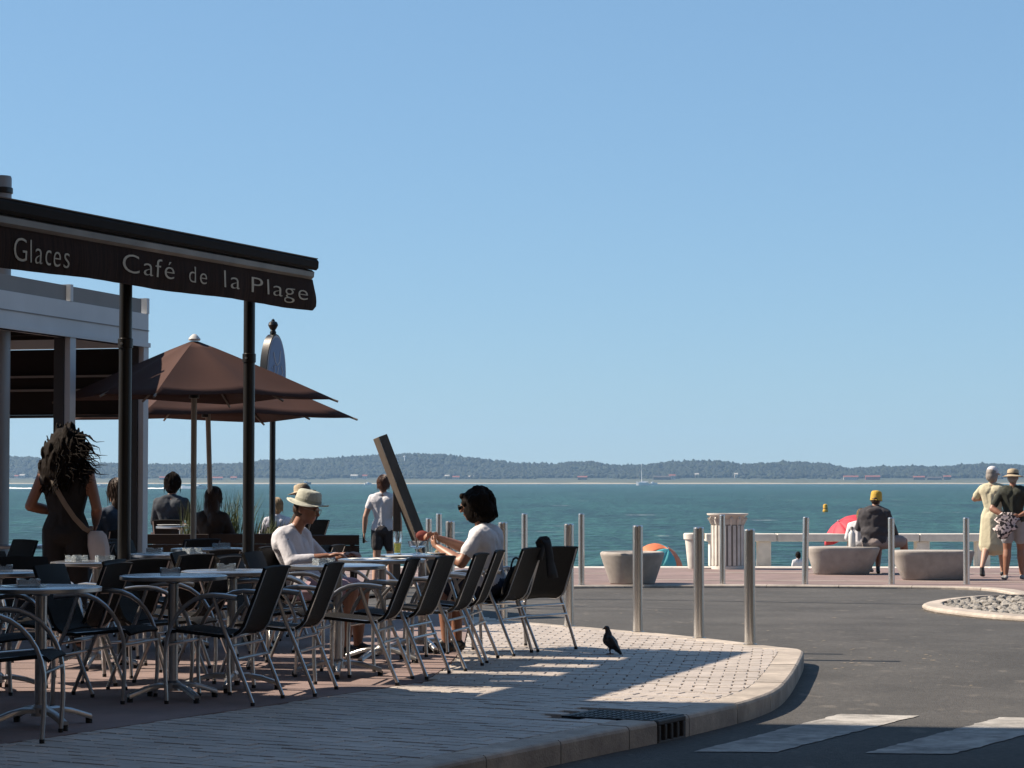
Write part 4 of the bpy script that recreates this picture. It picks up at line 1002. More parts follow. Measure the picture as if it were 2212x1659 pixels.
# water bottle / bag on the bench
bt = empty('white_bottle', (at(1846, 1242).x, ob1.location.y - .05, ob1.location.z + .43), 0, 'white bottle standing on the left oval bench beside the sitter', 'bottle')
b = MB(); b.lathe([(.05, 0), (.055, .02), (.055, .20), (.03, .24), (.022, .25), (.022, .27)], 16); b.build('bottle', CHINA, bt, smooth=True)
b = MB(); b.lathe([(.026, .27), (.026, .31), (0, .315)], 12); b.build('cap', GALU, bt, smooth=True)

# ================================================================== COBBLED TRAFFIC ISLAND
ic = [(1992, 1314), (2002, 1321), (2060, 1330), (2130, 1338), (2212, 1344), (2330, 1350), (2450, 1345), (2480, 1330), (2420, 1310), (2300, 1297), (2212, 1293.5), (2120, 1295), (2050, 1301), (2004, 1309)]
IZ = road_z(24.5)
ip = smooth_pl([G(x, y, IZ) for x, y in ic] + [G(ic[0][0], ic[0][1], IZ)], 2)[:-1]
cen = sum(ip, Vector()) / len(ip)
isl = empty('traffic_island', (cen.x, cen.y, IZ)); tag(isl, kind='structure')
per_l = [p - cen for p in ip]; per_l = [Vector((p.x, p.y, 0)) for p in per_l]
inn = []
for i, p in enumerate(per_l):
    t = (per_l[(i + 1) % len(per_l)] - per_l[i - 1]).normalized(); nn = Vector((-t.y, t.x, 0)); inn.append(p + nn * .20)
b = MB(); b.prism([(p.x, p.y) for p in per_l], -.1, .012); b.build('island_bed', JOINT, isl)
M_ = len(per_l); step = max(3, M_ // 16); i = 0
while i < M_:
    j = min(i + step, M_); rings = []
    for k in range(i, j + 1):
        q, r_ = per_l[k % M_], inn[k % M_]
        rings.append([q + Vector((0, 0, -.05)), q + Vector((0, 0, .03)), q.lerp(r_, .12) + Vector((0, 0, .055)), r_ + Vector((0, 0, .065)), r_ + Vector((0, 0, -.05))])
    bb = MB(); bb.loft(rings); bb.build('kerb_stone', STONE, isl); i = j
COB = mat('grey_cobble', (0.33, 0.31, 0.28), .85, 0, .25, 12, rnd=.25, bump=.5, bscale=60)
rc = random.Random(11); pin = [(p.x, p.y) for p in inn]
protos = []
for v in range(5):
    bm = bmesh.new(); bmesh.ops.create_icosphere(bm, subdivisions=1, radius=1)
    for q in bm.verts: q.co = Vector((q.co.x * rc.uniform(.8, 1.1), q.co.y * rc.uniform(.8, 1.1), q.co.z * rc.uniform(.7, 1.0)))
    me = bpy.data.meshes.new('cobble'); bm.to_mesh(me); bm.free(); me.materials.append(COB); protos.append(me)
cnt = 0; mnx = min(p[0] for p in pin); mxx = max(p[0] for p in pin); mny = min(p[1] for p in pin); mxy = max(p[1] for p in pin)
pts = []
gx = mnx
while gx < mxx:
    gy = mny
    while gy < mxy:
        x, y = gx + rc.uniform(-.045, .045), gy + rc.uniform(-.06, .06)
        if inside(pin, x, y) and (cen.x + x) / (cen.y + y) < .226: pts.append((x, y))
        gy += .175
    gx += .118
pts.sort(key=lambda q: q[1])
for x, y in pts[:300]:
    o = bpy.data.objects.new('cobble', rc.choice(protos)); COL.objects.link(o); o.parent = isl
    o.location = (x, y, .030 + rc.uniform(-.008, .012)); o.scale = (rc.uniform(.048, .066), rc.uniform(.065, .095), rc.uniform(.035, .055)); o.rotation_euler = (rc.uniform(-.25, .25), rc.uniform(-.25, .25), rc.uniform(-.5, .5))
b = MB()
for x, y in pts[300:]:
    me = rc.choice(protos); k = (rc.uniform(.048, .066), rc.uniform(.065, .095), rc.uniform(.035, .055)); a = rc.uniform(-.5, .5); z0 = .03 + rc.uniform(-.008, .012)
    b.add([(x + v.co.x * k[0] * math.cos(a) - v.co.y * k[1] * math.sin(a), y + v.co.x * k[0] * math.sin(a) + v.co.y * k[1] * math.cos(a), z0 + v.co.z * k[2]) for v in me.vertices], [tuple(p.vertices) for p in me.polygons])
if pts[300:]: tag(b.build('cobble_field', COB, isl), kind='stuff')

# ================================================================== ON THE BEACH, ON THE BAY, ACROSS THE BAY
def beach_z(y):
    for (a, za_), (c, zc_) in zip(zip(ys_b, zs_b), list(zip(ys_b, zs_b))[1:]):
        if a <= y <= c: return za_ + (zc_ - za_) * (y - a) / (c - a)
    return zs_b[-1]
ys_b = [SEA_Y - .1, 60, 80, 100, 118, 135]; zs_b = [-2.2, -2.5, -2.85, -3.15, -3.45, -3.9]
ORA = mat('orange_canvas', (0.80, 0.22, 0.09), .7, 0, .06, 4); TUR = mat('turquoise_canvas', (0.08, 0.42, 0.46), .7, 0, .06, 4); REDC = mat('red_canvas', (0.70, 0.045, 0.075), .7, 0, .06, 4)
def dome_umbrella(name, c, tilt_axis, tilt, r, depth, mats, label, pole_to, nseg=8):
    e = empty(name, (c.x, c.y, pole_to), 0, label, 'umbrella')
    M = Matrix.Rotation(tilt, 3, tilt_axis); off = Vector((0, 0, c.z - pole_to))
    for k in range(nseg):
        vs = []; fs = []; n = 5; m_ = 4
        for i in range(n + 1):
            t = i / n; rr = r * math.sin(t * 1.25) / math.sin(1.25); z = depth * (math.cos(t * 1.25) - math.cos(1.25)) / (1 - math.cos(1.25))
            for j in range(m_ + 1):
                a = 2 * math.pi * (k + j / m_) / nseg; cat_ = 1 - .06 * math.sin(math.pi * j / m_) * t
                vs.append(M @ Vector((rr * cat_ * math.cos(a), rr * cat_ * math.sin(a), z)) + off)
        for i in range(n):
            for j in range(m_): fs.append((i * (m_ + 1) + j, i * (m_ + 1) + j + 1, (i + 1) * (m_ + 1) + j + 1, (i + 1) * (m_ + 1) + j))
        b = MB(); b.add(vs, fs); o = b.build('panel', mats[k % len(mats)], e, smooth=True, angle=None); o.modifiers.new('thick', 'SOLIDIFY').thickness = .004
    b = MB(); b.tube([M @ Vector((0, 0, depth + .03)) + off, M @ Vector((0, 0, -.1)) + off, Vector((M @ Vector((0, 0, -.3)) + off).lerp(Vector((0, 0, 0)), 1.0))], .014, 8); b.build('pole', CHINA, e, smooth=True)
    return e
cO = D(1430, 1208, 112); dome_umbrella('beach_umbrella', cO, Vector((.55, .8, 0)), R(34), 1.15, .62, [ORA, ORA, TUR, ORA, ORA, TUR, TUR, ORA], 'orange and turquoise beach umbrella below the sea wall', beach_z(112))
cR = D(1826, 1147, 39.95); dome_umbrella('red_umbrella', cR, Vector((.25, -1, 0)), R(36), .44, .20, [REDC], 'red umbrella leaning open behind the long bench, beside the yellow hat', PZ)
# buoy
YEL = mat('yellow_plastic', (0.75, 0.42, 0.02), .45, 0, .08, 2)
p = D(1783, 1106, 360); bo = empty('yellow_buoy', (p.x, 360, WZ), 0, 'yellow can buoy floating on the bay', 'buoy')
b = MB(); b.lathe([(.30, -.3), (.42, 0), (.44, .15), (.36, .3), (.36, .95), (.30, 1.12), (.15, 1.2), (0, 1.22)], 20); b.build('float', YEL, bo, smooth=True)
b = MB(); b.lathe([(.365, .5), (.372, .5), (.372, .58), (.365, .58)], 20); b.build('band', BLACKM, bo)
BOATW = mat('white_gelcoat', (1.15, 1.15, 1.15), .3, 0, .04, 1); FOAM = mat('wake_foam', (1.15, 1.18, 1.18), .9, 0, .1, .5); NAVY = mat('navy_hull', (0.03, 0.05, 0.09), .4, 0, .1, 1)
def hull(L_, B_, H_):
    b = MB(); rings = []
    for i in range(9):
        t = i / 8; x = -L_ / 2 + L_ * t; w_ = B_ / 2 * (1 - max(0, (t - .45) / .55) ** 2.2) + .02; sh = H_ * (1 + .45 * t ** 2)
        rings.append([Vector((x, -w_, sh)), Vector((x - (0 if t < 1 else .1), -w_ * .75, 0)), Vector((x, 0, -.3)), Vector((x, w_ * .75, 0)), Vector((x, w_, sh))])
    b.loft(rings); return b
def motorboat(px, Y, L_, label, hm, rz=0.0, wake=0.0):
    p = D(px, 1046, Y); e = empty('motor_boat', (p.x, Y, WZ + .1), rz, label, 'boat')
    hull(L_, L_ * .3, L_ * .15).build('hull', hm, e, smooth=True, angle=40)
    b = MB(); b.box((L_ * .04, 0, L_ * .17), (L_ * .38, L_ * .2, L_ * .13)); bevel(b.build('cabin', BOATW, e), L_ * .02)
    b = MB(); b.box((-L_ * .02, 0, L_ * .27), (L_ * .26, L_ * .18, L_ * .08)); bevel(b.build('flybridge', BOATW, e), L_ * .015)
    b = MB(); b.box((L_ * .13, 0, L_ * .19), (L_ * .22, L_ * .205, L_ * .05)); b.build('windscreen', GLASS, e)
    if wake:
        b = MB(); rw = random.Random(int(px)); n = 26; rings = []
        for i in range(n + 1):
            t = i / n; x = -L_ * .35 - wake * t; hh = max(.55, (L_ * .26) * (1 - t) ** 1.5) * rw.uniform(.6, 1.2); ww = L_ * (.12 + .25 * t)
            rings.append([Vector((x, -ww, -.2)), Vector((x, -ww * .5, hh)), Vector((x, 0, hh * .6)), Vector((x, ww * .5, hh)), Vector((x, ww, -.2))])
        b.loft(rings); w_ = b.build('wake', FOAM, e, smooth=True); tag(w_, kind='stuff')
motorboat(430, 1500, 9.5, 'white motor boat speeding right with a long wake, under the parasols', BOATW, 0, 34)
motorboat(217, 1900, 9, 'white motor boat beside the standing woman\'s hair', BOATW, .1, 10)
motorboat(-25, 1500, 9, 'white motor boat at the left edge, trailing a wake', BOATW, math.pi, 26)
motorboat(1410, 3200, 13, 'white motor boat moored right of the sailing boat', BOATW, .05)
motorboat(660, 3500, 17, 'dark-hulled boat moored by the far beach above the man', NAVY, .1)
motorboat(795, 3500, 11, 'small white cabin boat moored by the far beach', BOATW, .3)
p = D(1388, 1046, 2700); e = empty('sailing_boat', (p.x, 2700, WZ + .1), math.pi, 'white sailing boat with a bare mast near the far shore', 'boat')
hull(15, 5.2, 3.1).build('hull', BOATW, e, smooth=True, angle=40)
b = MB(); b.box((-.5, 0, 3.4), (8, 3, 1.6)); bevel(b.build('cabin', BOATW, e), .2)
b = MB(); b.tube([(1, 0, 2), (1, 0, 25)], [.34, .26], 8); b.build('mast', BOATW, e, smooth=True)
b = MB(); b.tube([(1, 0, 4.5), (-6.5, 0, 4.4)], .22, 8); b.build('boom', BOATW, e, smooth=True)
b = MB(); b.tube([(1, 0, 24.5), (8.2, 0, 3.6)], .09, 5); b.build('forestay', GALU, e)
ROOF = mat('red_roof_tiles', (0.36, 0.10, 0.06), .85, 0, .15, .5); HOUSEW = mat('pale_house_wall', (0.58, 0.54, 0.48), .85, 0, .08, .3); HOUSED = mat('dark_timber_house', (0.10, 0.075, 0.06), .85, 0, .15, .3)
def shore_house(px, wd, hh, roofm, wallm, label, dy=150, rz=0.0):
    y = SH_Y + dy; p = D(px, 1030, y); g = ground_h(p.x, y)
    e = empty('shore_house', (p.x, y, g - .3), rz, label, 'house', 'small houses along the far shore')
    b = MB(); b.box((0, 0, hh / 2), (wd, 6, hh)); b.build('wall', wallm, e)
    b = MB(); rings = [[Vector((x, -4, hh)), Vector((x, 0, hh + 2.6)), Vector((x, 4, hh))] for x in (-wd / 2 - .5, wd / 2 + .5)]; b.loft(rings); b.build('roof', roofm, e)
    for k in range(max(1, int(wd / 4))): b = MB(); b.box((-wd / 2 + 2 + k * 4, -3.03, hh * .5), (1.4, .1, 1.6)); b.build('window', GLASS, e)
for px, wd, hh, rm, wm, lab, dy in (
    (48, 9, 6, HOUSEW, HOUSEW, 'white far-shore house left of the standing woman', 200), (36, 7, 4, ROOF, HOUSEW, 'red-roofed far-shore house at the left edge', 215),
    (375, 8, 4, HOUSEW, HOUSEW, 'small white far-shore house on the sand beneath the parasol', 60), (352, 13, 4, ROOF, HOUSED, 'long red-roofed far-shore house beneath the parasols', 170),
    (470, 20, 4, ROOF, HOUSEW, 'long pale far-shore house right of the leaning parasol pole', 150), (505, 12, 4, ROOF, HOUSEW, 'red-roofed far-shore house beside the second awning post', 160),
    (765, 13, 7, HOUSEW, HOUSEW, 'white far-shore house left of the leaning beam', 190), (788, 9, 6, ROOF, HOUSEW, 'red-roofed far-shore house nearest the leaning beam', 200),
    (966, 9, 5, HOUSEW, HOUSEW, 'white far-shore house above the seated woman\'s face', 210), (985, 13, 4, ROOF, HOUSEW, 'red-roofed far-shore house above the seated woman', 190), (1018, 10, 4, HOUSEW, HOUSEW, 'white far-shore house behind the seated woman\'s hair', 205),
    (1258, 18, 5, ROOF, HOUSED, 'red-roofed far-shore house above the far bollard', 160), (1430, 34, 5, HOUSED, HOUSED, 'long dark far-shore house right of the sailing boat', 165), (1452, 12, 7, ROOF, HOUSEW, 'red-roofed far-shore house behind the long dark one', 185),
    (1505, 7, 7, HOUSEW, HOUSEW, 'white far-shore house above the white pot', 260), (1590, 6, 8, HOUSEW, HOUSEW, 'small white far-shore house above the litter bin', 230),
    (1838, 28, 6, ROOF, HOUSEW, 'wide red-roofed far-shore house above the red umbrella', 160), (1885, 28, 6, ROOF, ROOF, 'all red far-shore house above the yellow hat', 165),
    (1985, 22, 5, ROOF, HOUSED, 'red-roofed dark far-shore house right of the yellow hat', 165), (2018, 28, 4, HOUSED, HOUSED, 'long dark far-shore sheds left of the strolling couple', 160), (2046, 14, 6, ROOF, HOUSED, 'red-roofed far-shore house just left of the couple', 170)):
    shore_house(px, wd, hh, rm, wm, lab, dy)
p = D(874, 1025, HY - 150); am = empty('antenna_mast', (p.x, HY - 150, ground_h(p.x, HY - 150) - 1), 0, 'thin white mast on the wooded hill behind the leaning beam', 'mast')
zt_ = D(874, 986, HY - 150).z - am.location.z
b = MB(); b.tube([(0, 0, 0), (0, 0, zt_)], [1.0, .7], 8); b.build('shaft', BOATW, am, smooth=True)
b = MB(); b.lathe([(.8, zt_ - 2), (2.2, zt_ - 1), (2.2, zt_ + 1), (.6, zt_ + 1.6)], 10); b.build('platform', BOATW, am, smooth=True)
# ================================================================== PEOPLE AND PIGEON
def _ico(sub=2):
    bm = bmesh.new(); bmesh.ops.create_icosphere(bm, subdivisions=sub, radius=1.0); v = np.array([x.co for x in bm.verts]); bm.free(); return v
ICO = _ico(2)
def blob_mesh(prims, voxel, smooth=4, fac=0.5):
    """prims: ('cap',p0,p1,r0,r1,mat) or ('ell',c,(rx,ry,rz),M3,mat) -> one continuous remeshed surface, coloured by the nearest source form"""
    bm = bmesh.new()
    for p in prims:
        if p[0] == 'cap': pts = np.vstack([ICO * p[3] + np.array(p[1]), ICO * p[4] + np.array(p[2])])
        else: pts = (ICO * np.array(p[2])) @ np.array(p[3]).T + np.array(p[1])
        vs = [bm.verts.new(q) for q in pts]
        r = bmesh.ops.convex_hull(bm, input=vs)
        dead = [g for g in r['geom_interior'] if isinstance(g, bmesh.types.BMVert)] + [g for g in r['geom_unused'] if isinstance(g, bmesh.types.BMVert)]
        bmesh.ops.delete(bm, geom=list(set(dead)), context='VERTS')
    me = bpy.data.meshes.new('tmp'); bm.to_mesh(me); bm.free()
    o = bpy.data.objects.new('tmp', me); COL.objects.link(o)
    m = o.modifiers.new('r', 'REMESH'); m.mode = 'VOXEL'; m.voxel_size = voxel; m.adaptivity = 0
    if smooth: s_ = o.modifiers.new('s', 'SMOOTH'); s_.factor = fac; s_.iterations = smooth
    dg = bpy.context.evaluated_depsgraph_get(); out = bpy.data.meshes.new_from_object(o.evaluated_get(dg))
    bpy.data.objects.remove(o); bpy.data.meshes.remove(me)
    n = len(out.polygons); c = np.empty(n * 3); out.polygons.foreach_get('center', c); c = c.reshape(-1, 3)
    best = np.full(n, 1e9); idx = np.zeros(n, int); names = []
    for p in prims:
        mt = p[5] if p[0] == 'cap' else p[4]
        if mt not in names: names.append(mt)
        if p[0] == 'cap':
            a, b = np.array(p[1]), np.array(p[2]); ab = b - a; t = np.clip(((c - a) @ ab) / max(ab @ ab, 1e-9), 0, 1)
            d = np.linalg.norm(c - a - t[:, None] * ab, axis=1) - (p[3] + (p[4] - p[3]) * t)
        else:
            q = (c - np.array(p[1])) @ np.array(p[3]); r = np.array(p[2]); k = np.linalg.norm(q / r, axis=1); d = (k - 1) * r.min()
        w_ = d < best; best[w_] = d[w_]; idx[w_] = names.index(mt)
    out.materials.clear()
    for nm in names: out.materials.append(nm if not isinstance(nm, str) else MATS[nm])
    out.polygons.foreach_set('material_index', idx.astype(np.int32)); out.polygons.foreach_set('use_smooth', np.ones(n, bool)); out.update()
    return out
I3 = ((1, 0, 0), (0, 1, 0), (0, 0, 1))
mat('skin_light', (0.52, 0.30, 0.21), .55, 0, .06, 12); mat('skin_tan', (0.36, 0.17, 0.105), .5, 0, .06, 12)
mat('eye_dark', (0.01, 0.008, 0.007), .6, spec=.1); mat('lip', (0.33, 0.12, 0.10), .5)
mat('cloth_black', (0.014, 0.012, 0.013), .85, 0, .2, 14, bump=.8, bscale=16); mat('cloth_white', (0.78, 0.77, 0.80), .85, 0, .05, 10, bump=.9, bscale=15)
mat('shirt_pale', (0.70, 0.70, 0.76), .85, 0, .08, 10, bump=1.0, bscale=15); mat('cloth_navy', (0.015, 0.022, 0.045), .85, 0, .2, 10, bump=.8, bscale=16)
mat('cloth_grey', (0.17, 0.165, 0.175), .85, 0, .12, 10, bump=.8, bscale=16); mat('cloth_charcoal', (0.045, 0.042, 0.05), .85, 0, .15, 10, bump=.8, bscale=15)
mat('cloth_pale_yellow', (0.62, 0.57, 0.40), .85, 0, .10, 8, bump=1.0, bscale=13); mat('cloth_olive', (0.030, 0.034, 0.022), .85, 0, .5, 14, bump=.4, bscale=20)
mat('cloth_taupe', (0.36, 0.30, 0.28), .85, 0, .1, 10, bump=.8, bscale=15); mat('denim', (0.05, 0.08, 0.13), .85, 0, .2, 16, bump=.3, bscale=40)
mat('cloth_slate', (0.030, 0.040, 0.055), .85, 0, .15, 10, bump=.8, bscale=16); mat('cloth_brown', (0.045, 0.03, 0.024), .85, 0, .2, 10, bump=.8, bscale=16)
mat('shoe_black', (0.012, 0.012, 0.012), .5); mat('shoe_grey', (0.30, 0.30, 0.30), .6); mat('cloth_striped', (0.50, 0.34, 0.40), .85, 0, .35, 14)
mat('cloth_light_grey', (0.40, 0.40, 0.42), .85, 0, .08, 10, bump=.8, bscale=15)
HAIRD = mat('dark_brown_hair', (0.012, 0.008, 0.006), .75, 0, .35, 30, bump=.7, bscale=70, stretch=(1, 1, .25), spec=.08); HAIRB = mat('brown_hair', (0.055, 0.030, 0.018), .5, 0, .35, 30, bump=.7, bscale=70, stretch=(1, 1, .25), spec=.3)
HAIRA = mat('auburn_hair', (0.10, 0.035, 0.014), .5, 0, .35, 30, bump=.7, bscale=80, stretch=(1, 1, .25)); HAIRG = mat('grey_hair', (0.30, 0.27, 0.24), .6, 0, .25, 30, bump=.6, bscale=80); HAIRY = mat('blond_hair', (0.34, 0.22, 0.10), .6, 0, .35, 30, bump=.6, bscale=80)
V = lambda *a: Vector(a)
STAND = dict(pelvis=V(0, 0, .92), chest=V(0, .01, 1.27), neck=V(0, -.01, 1.43), head=V(0, .015, 1.565), hfwd=V(0, 1, 0),
             shL=V(-.165, -.005, 1.385), shR=V(.165, -.005, 1.385), elL=V(-.235, -.03, 1.10), elR=V(.235, -.03, 1.10), wrL=V(-.245, .04, .86), wrR=V(.245, .04, .86),
             hpL=V(-.085, 0, .90), hpR=V(.085, 0, .90), knL=V(-.095, .02, .48), knR=V(.095, .02, .48), anL=V(-.10, -.02, .075), anR=V(.10, -.02, .075), toL=V(-.115, .15, .025), toR=V(.115, .15, .025))
SIT = dict(pelvis=V(0, -.10, .51), chest=V(0, -.15, .83), neck=V(0, -.14, 1.00), head=V(0, -.07, 1.135), hfwd=V(0, 1, 0),
           shL=V(-.165, -.155, .955), shR=V(.165, -.155, .955), elL=V(-.22, -.06, .70), elR=V(.22, -.06, .70), wrL=V(-.13, .16, .66), wrR=V(.13, .16, .66),
           hpL=V(-.085, -.08, .50), hpR=V(.085, -.08, .50), knL=V(-.11, .34, .51), knR=V(.11, .34, .51), anL=V(-.12, .30, .085), anR=V(.12, .30, .085), toL=V(-.135, .46, .03), toR=V(.135, .46, .03))
def hand(pr, wr, d, pn, skin, curl=.45, side=1):
    """palm, four bent fingers of different length and a thumb leaving the side of the palm"""
    d = d.normalized(); pn = (pn - d * pn.dot(d)).normalized(); sd_ = d.cross(pn) * side
    M = Matrix((sd_, d, pn)).transposed(); c = wr + d * .052
    pr.append(('ell', c, (.040, .052, .017), [list(r) for r in M], skin))
    for k, (off, ln) in enumerate(((.030, .070), (.011, .080), (-.009, .074), (-.028, .056))):
        a = wr + d * .088 + sd_ * off; m = a + (d * math.cos(curl) + pn * math.sin(curl)) * ln * .55; e = m + (d * math.cos(curl * 2.2) + pn * math.sin(curl * 2.2)) * ln * .5
        pr.append(('cap', a, m, .0098, .0088, skin)); pr.append(('cap', m, e, .0088, .0072, skin))
    a = wr + d * .030 + sd_ * .034; m = a + (sd_ * .7 + d * .7 + pn * .2).normalized() * .036; e = m + (d * .9 + pn * .4).normalized() * .030
    pr.append(('cap', a, m, .0115, .0105, skin)); pr.append(('cap', m, e, .0105, .008, skin))
def human(label, loc, rz, sc, J0, top, bottom, skin='skin_light', shoes='shoe_black', sleeve=.45, leg=.45, slim=1.0, voxel=.009, extra=(), hd=None, curl=.5, hands=True, cat='person', collar=True, group=None, Jmod=None):
    J = {k: v.copy() for k, v in J0.items()}
    for k, v in (Jmod or {}).items(): J[k] = V(*v)
    e = empty('person', loc, rz, label, cat, group, sc)
    pr = []; w_ = slim
    P, C, Nk, H = J['pelvis'], J['chest'], J['neck'], J['head']; f = J['hfwd'].normalized(); up = ((H - Nk).normalized() * .4 + Vector((0, 0, .6))).normalized(); rt = f.cross(up).normalized(); f = up.cross(rt)
    MH = Matrix((rt, f, up)).transposed(); ML = [list(r) for r in MH]; hp = lambda x, y, z: H + rt * x + f * y + up * z
    # trunk
    for s_ in 'LR':
        sh, hpj = J['sh' + s_], J['hp' + s_]; mid = P.lerp(C, .45)
        pr.append(('cap', hpj + (P - hpj) * .1 + V(0, 0, .03), hpj.lerp(P, .3).lerp(C, .42), .105 * w_, .093 * w_, top)); pr.append(('cap', hpj.lerp(P, .3).lerp(C, .42), sh.lerp(C, .38), .093 * w_, .098 * w_, top))
        pr.append(('cap', Nk + V(0, 0, -.045) + (sh - Nk) * .12, sh + V(0, 0, -.018), .050, .056, top)); pr.append(('cap', Nk + V(0, -.01, -.005), sh.lerp(Nk, .45) + V(0, -.008, -.008), .040, .050, top if collar else skin))
        pr.append(('cap', C.lerp(sh, .35) + V(0, -.012, .01), sh.lerp(C, .25) + V(0, -.01, -.04), .100 * w_, .080 * w_, top))
    pr.append(('cap', P.lerp(C, .1), C, .10 * w_, .115 * w_, top))
    pr.append(('ell', P + V(0, 0, -.01), (.165 * w_, .122 * w_, .105), I3, bottom))
    pr.append(('cap', Nk + V(0, 0, -.03), H + up * -.06 - f * .015, .052, .049, skin))
    # head with a face
    pr.append(('ell', hp(0, -.008, .018), (.073, .093, .098), ML, skin)); pr.append(('ell', hp(0, .028, -.045), (.056, .062, .068), ML, skin)); pr.append(('ell', hp(0, .058, -.088), (.026, .024, .020), ML, skin))
    pr.append(('cap', hp(0, .088, .012), hp(0, .110, -.022), .010, .014, skin)); pr.append(('cap', hp(-.024, .088, .026), hp(.024, .088, .026), .011, .011, skin))
    for s_ in (-1, 1):
        pr.append(('ell', hp(s_ * .075, -.012, -.005), (.012, .022, .032), ML, skin)); pr.append(('ell', hp(s_ * .031, .0845, .008), (.012, .009, .007), ML, 'eye_dark'))
    pr.append(('cap', hp(-.019, .084, -.052), hp(.019, .084, -.052), .0085, .0085, 'lip'))
    for s_ in 'LR':
        sh, el, wr = J['sh' + s_], J['el' + s_], J['wr' + s_]; sg_ = -1 if s_ == 'L' else 1
        a_ = sh.lerp(el, .3) if sleeve > .3 else sh + V(0, 0, -.012); pr.append(('cap', a_, el, .046 * min(w_, 1.1), .039 * w_, skin)); pr.append(('cap', el, el.lerp(wr, .35), .040 * w_, .041 * w_, skin)); pr.append(('cap', el.lerp(wr, .35), wr, .041 * w_, .026, skin))
        if sleeve > 0:
            q = min(sleeve, 1.0); pr.append(('cap', sh + V(0, 0, -.016), sh.lerp(el, q), .055, .056 * min(w_, 1.12), top))
            if sleeve > 1: pr.append(('cap', el, el.lerp(wr, sleeve - 1), .056 * w_, .046, top))
        if hands:
            d = (J['hd' + s_] if 'hd' + s_ in J else (wr - el)).normalized(); pn = J['pn' + s_] if 'pn' + s_ in J else V(-sg_, .3, 0)
            hand(pr, wr, d, pn, skin, curl, side=sg_)
        hj, kn, an, to = J['hp' + s_], J['kn' + s_], J['an' + s_], J['to' + s_]
        pr.append(('cap', hj, kn, .083 * w_, .054 * w_, skin)); sh_d = (an - kn); calf = kn + sh_d * .30 + ((an - to).normalized() * .012)
        pr.append(('cap', kn, calf, .052 * w_, .056 * w_, skin)); pr.append(('cap', calf, an, .055 * w_, .034, skin))
        if leg > 0:
            q = min(leg, 1.0); pr.append(('cap', hj, hj.lerp(kn, q), .096 * w_, .098 * w_ - .02 * q * w_, bottom))
            if leg > 1: pr.append(('cap', kn, kn.lerp(an, leg - 1), .068, .058, bottom))
        hl = an + (an - to).normalized() * .035 * V(1, 1, 0).length / 1.4; hl.z = to.z + .012
        pr.append(('cap', an + V(0, 0, -.015), hl, .034, .032, shoes)); pr.append(('cap', hl, to, .034, .030, shoes)); pr.append(('cap', an, to.lerp(an, .3), .032, .030, shoes))
    pr += [x for x in extra]
    me = blob_mesh(pr, voxel)
    bo_ = meshobj('body', me, None, e)
    return e, J, (H, rt, f, up, ML, hp)
def hair_blob(e, prims, m, voxel=.010, smooth=2): return meshobj('hair', blob_mesh([p + (m,) for p in prims], voxel, smooth), None, e)
def strands(e, hp, rt, f, up, m, n=170, ln=.09, r=.0032, k=1.08, seed=1, front=.5):
    b = MB(); rs = random.Random(seed)
    for i in range(n):
        az_ = rs.uniform(-math.pi, 0) if rs.random() < .8 else rs.uniform(-math.pi - front, front); el_ = rs.uniform(-.2, 1.45); x, y, z = math.cos(az_) * math.cos(el_), math.sin(az_) * math.cos(el_), math.sin(el_); ph = rs.uniform(0, 6); L_ = ln * rs.uniform(.6, 1.2)
        pts_ = []
        for t in (0, .33, .66, 1):
            el2 = el_ - t * L_ / .10; cz = max(el2, -.35); ext = .0 if el2 >= -.35 else (el2 + .35) * .10
            pts_.append(hp(.089 * k * math.cos(az_) * math.cos(cz) * 1.02, -.026 + .104 * k * math.sin(az_) * math.cos(cz) * 1.02, .032 + .101 * k * math.sin(cz) * 1.02 + ext) + rt * .004 * math.sin(ph + 5 * t) + up * .002 * math.cos(ph))
        b.tube(pts_, [r, r * 1.1, r * .9, r * .3], 4, cap=False)
    return tag(b.build('hair_strands', m, e, smooth=True), kind='stuff')
def face_rz(v): return math.atan2(-v.x, v.y)         # local +Y looks along v
def cap_hair(hp, ML, k=1.0, back=.0):
    return [('ell', hp(0, -.024, .034), (.088 * k, .102 * k, .100 * k), ML), ('ell', hp(0, -.055, -.02), (.083 * k, .074 * k, .088 * k), ML), ('ell', hp(-.06 * k, -.01, .0), (.026, .055, .055), ML), ('ell', hp(.06 * k, -.01, .0), (.026, .055, .055), ML)]

# --- standing woman with wind-blown hair
p = D(143, 1100, 17.3)
e, J, (H, rt, f, up, ML, hp) = human('standing woman seen from behind in a black tank top, curly hair blowing in the wind', (p.x, 17.3, 0.002), R(-6), 1.0, STAND, 'cloth_black', 'cloth_black', 'skin_tan', sleeve=0, leg=1.85, slim=1.02, voxel=.0085,
    Jmod=dict(elL=(-.265, -.04, 1.115), wrL=(-.10, .19, 1.06), elR=(.245, -.04, 1.10), wrR=(.17, .19, .98), hfwd=(.25, 1, -.15), head=(.0, .03, 1.56)))
prims = [('ell', hp(.01, -.03, .035), (.125, .120, .112), ML), ('ell', hp(0, -.075, -.06), (.170, .085, .150), ML), ('ell', hp(-.02, -.085, -.18), (.165, .072, .14), ML), ('ell', hp(.11, -.07, -.06), (.11, .06, .12), ML), ('ell', hp(-.06, -.08, -.27), (.09, .05, .09), ML)]
rb_ = random.Random(31)
for i in range(110):
    q = rb_.choice(prims[:4]); d_ = V(rb_.gauss(0, 1), rb_.gauss(-.5, .7), rb_.gauss(0, 1)).normalized(); prims.append(('ell', Vector(q[1]) + rt * d_.x * q[2][0] + f * d_.y * q[2][1] + up * d_.z * q[2][2], (.015, .015, rb_.uniform(.035, .06)), ML))
ho_ = hair_blob(e, prims, HAIRD, .009, 2)
b = MB(); rh = random.Random(2)
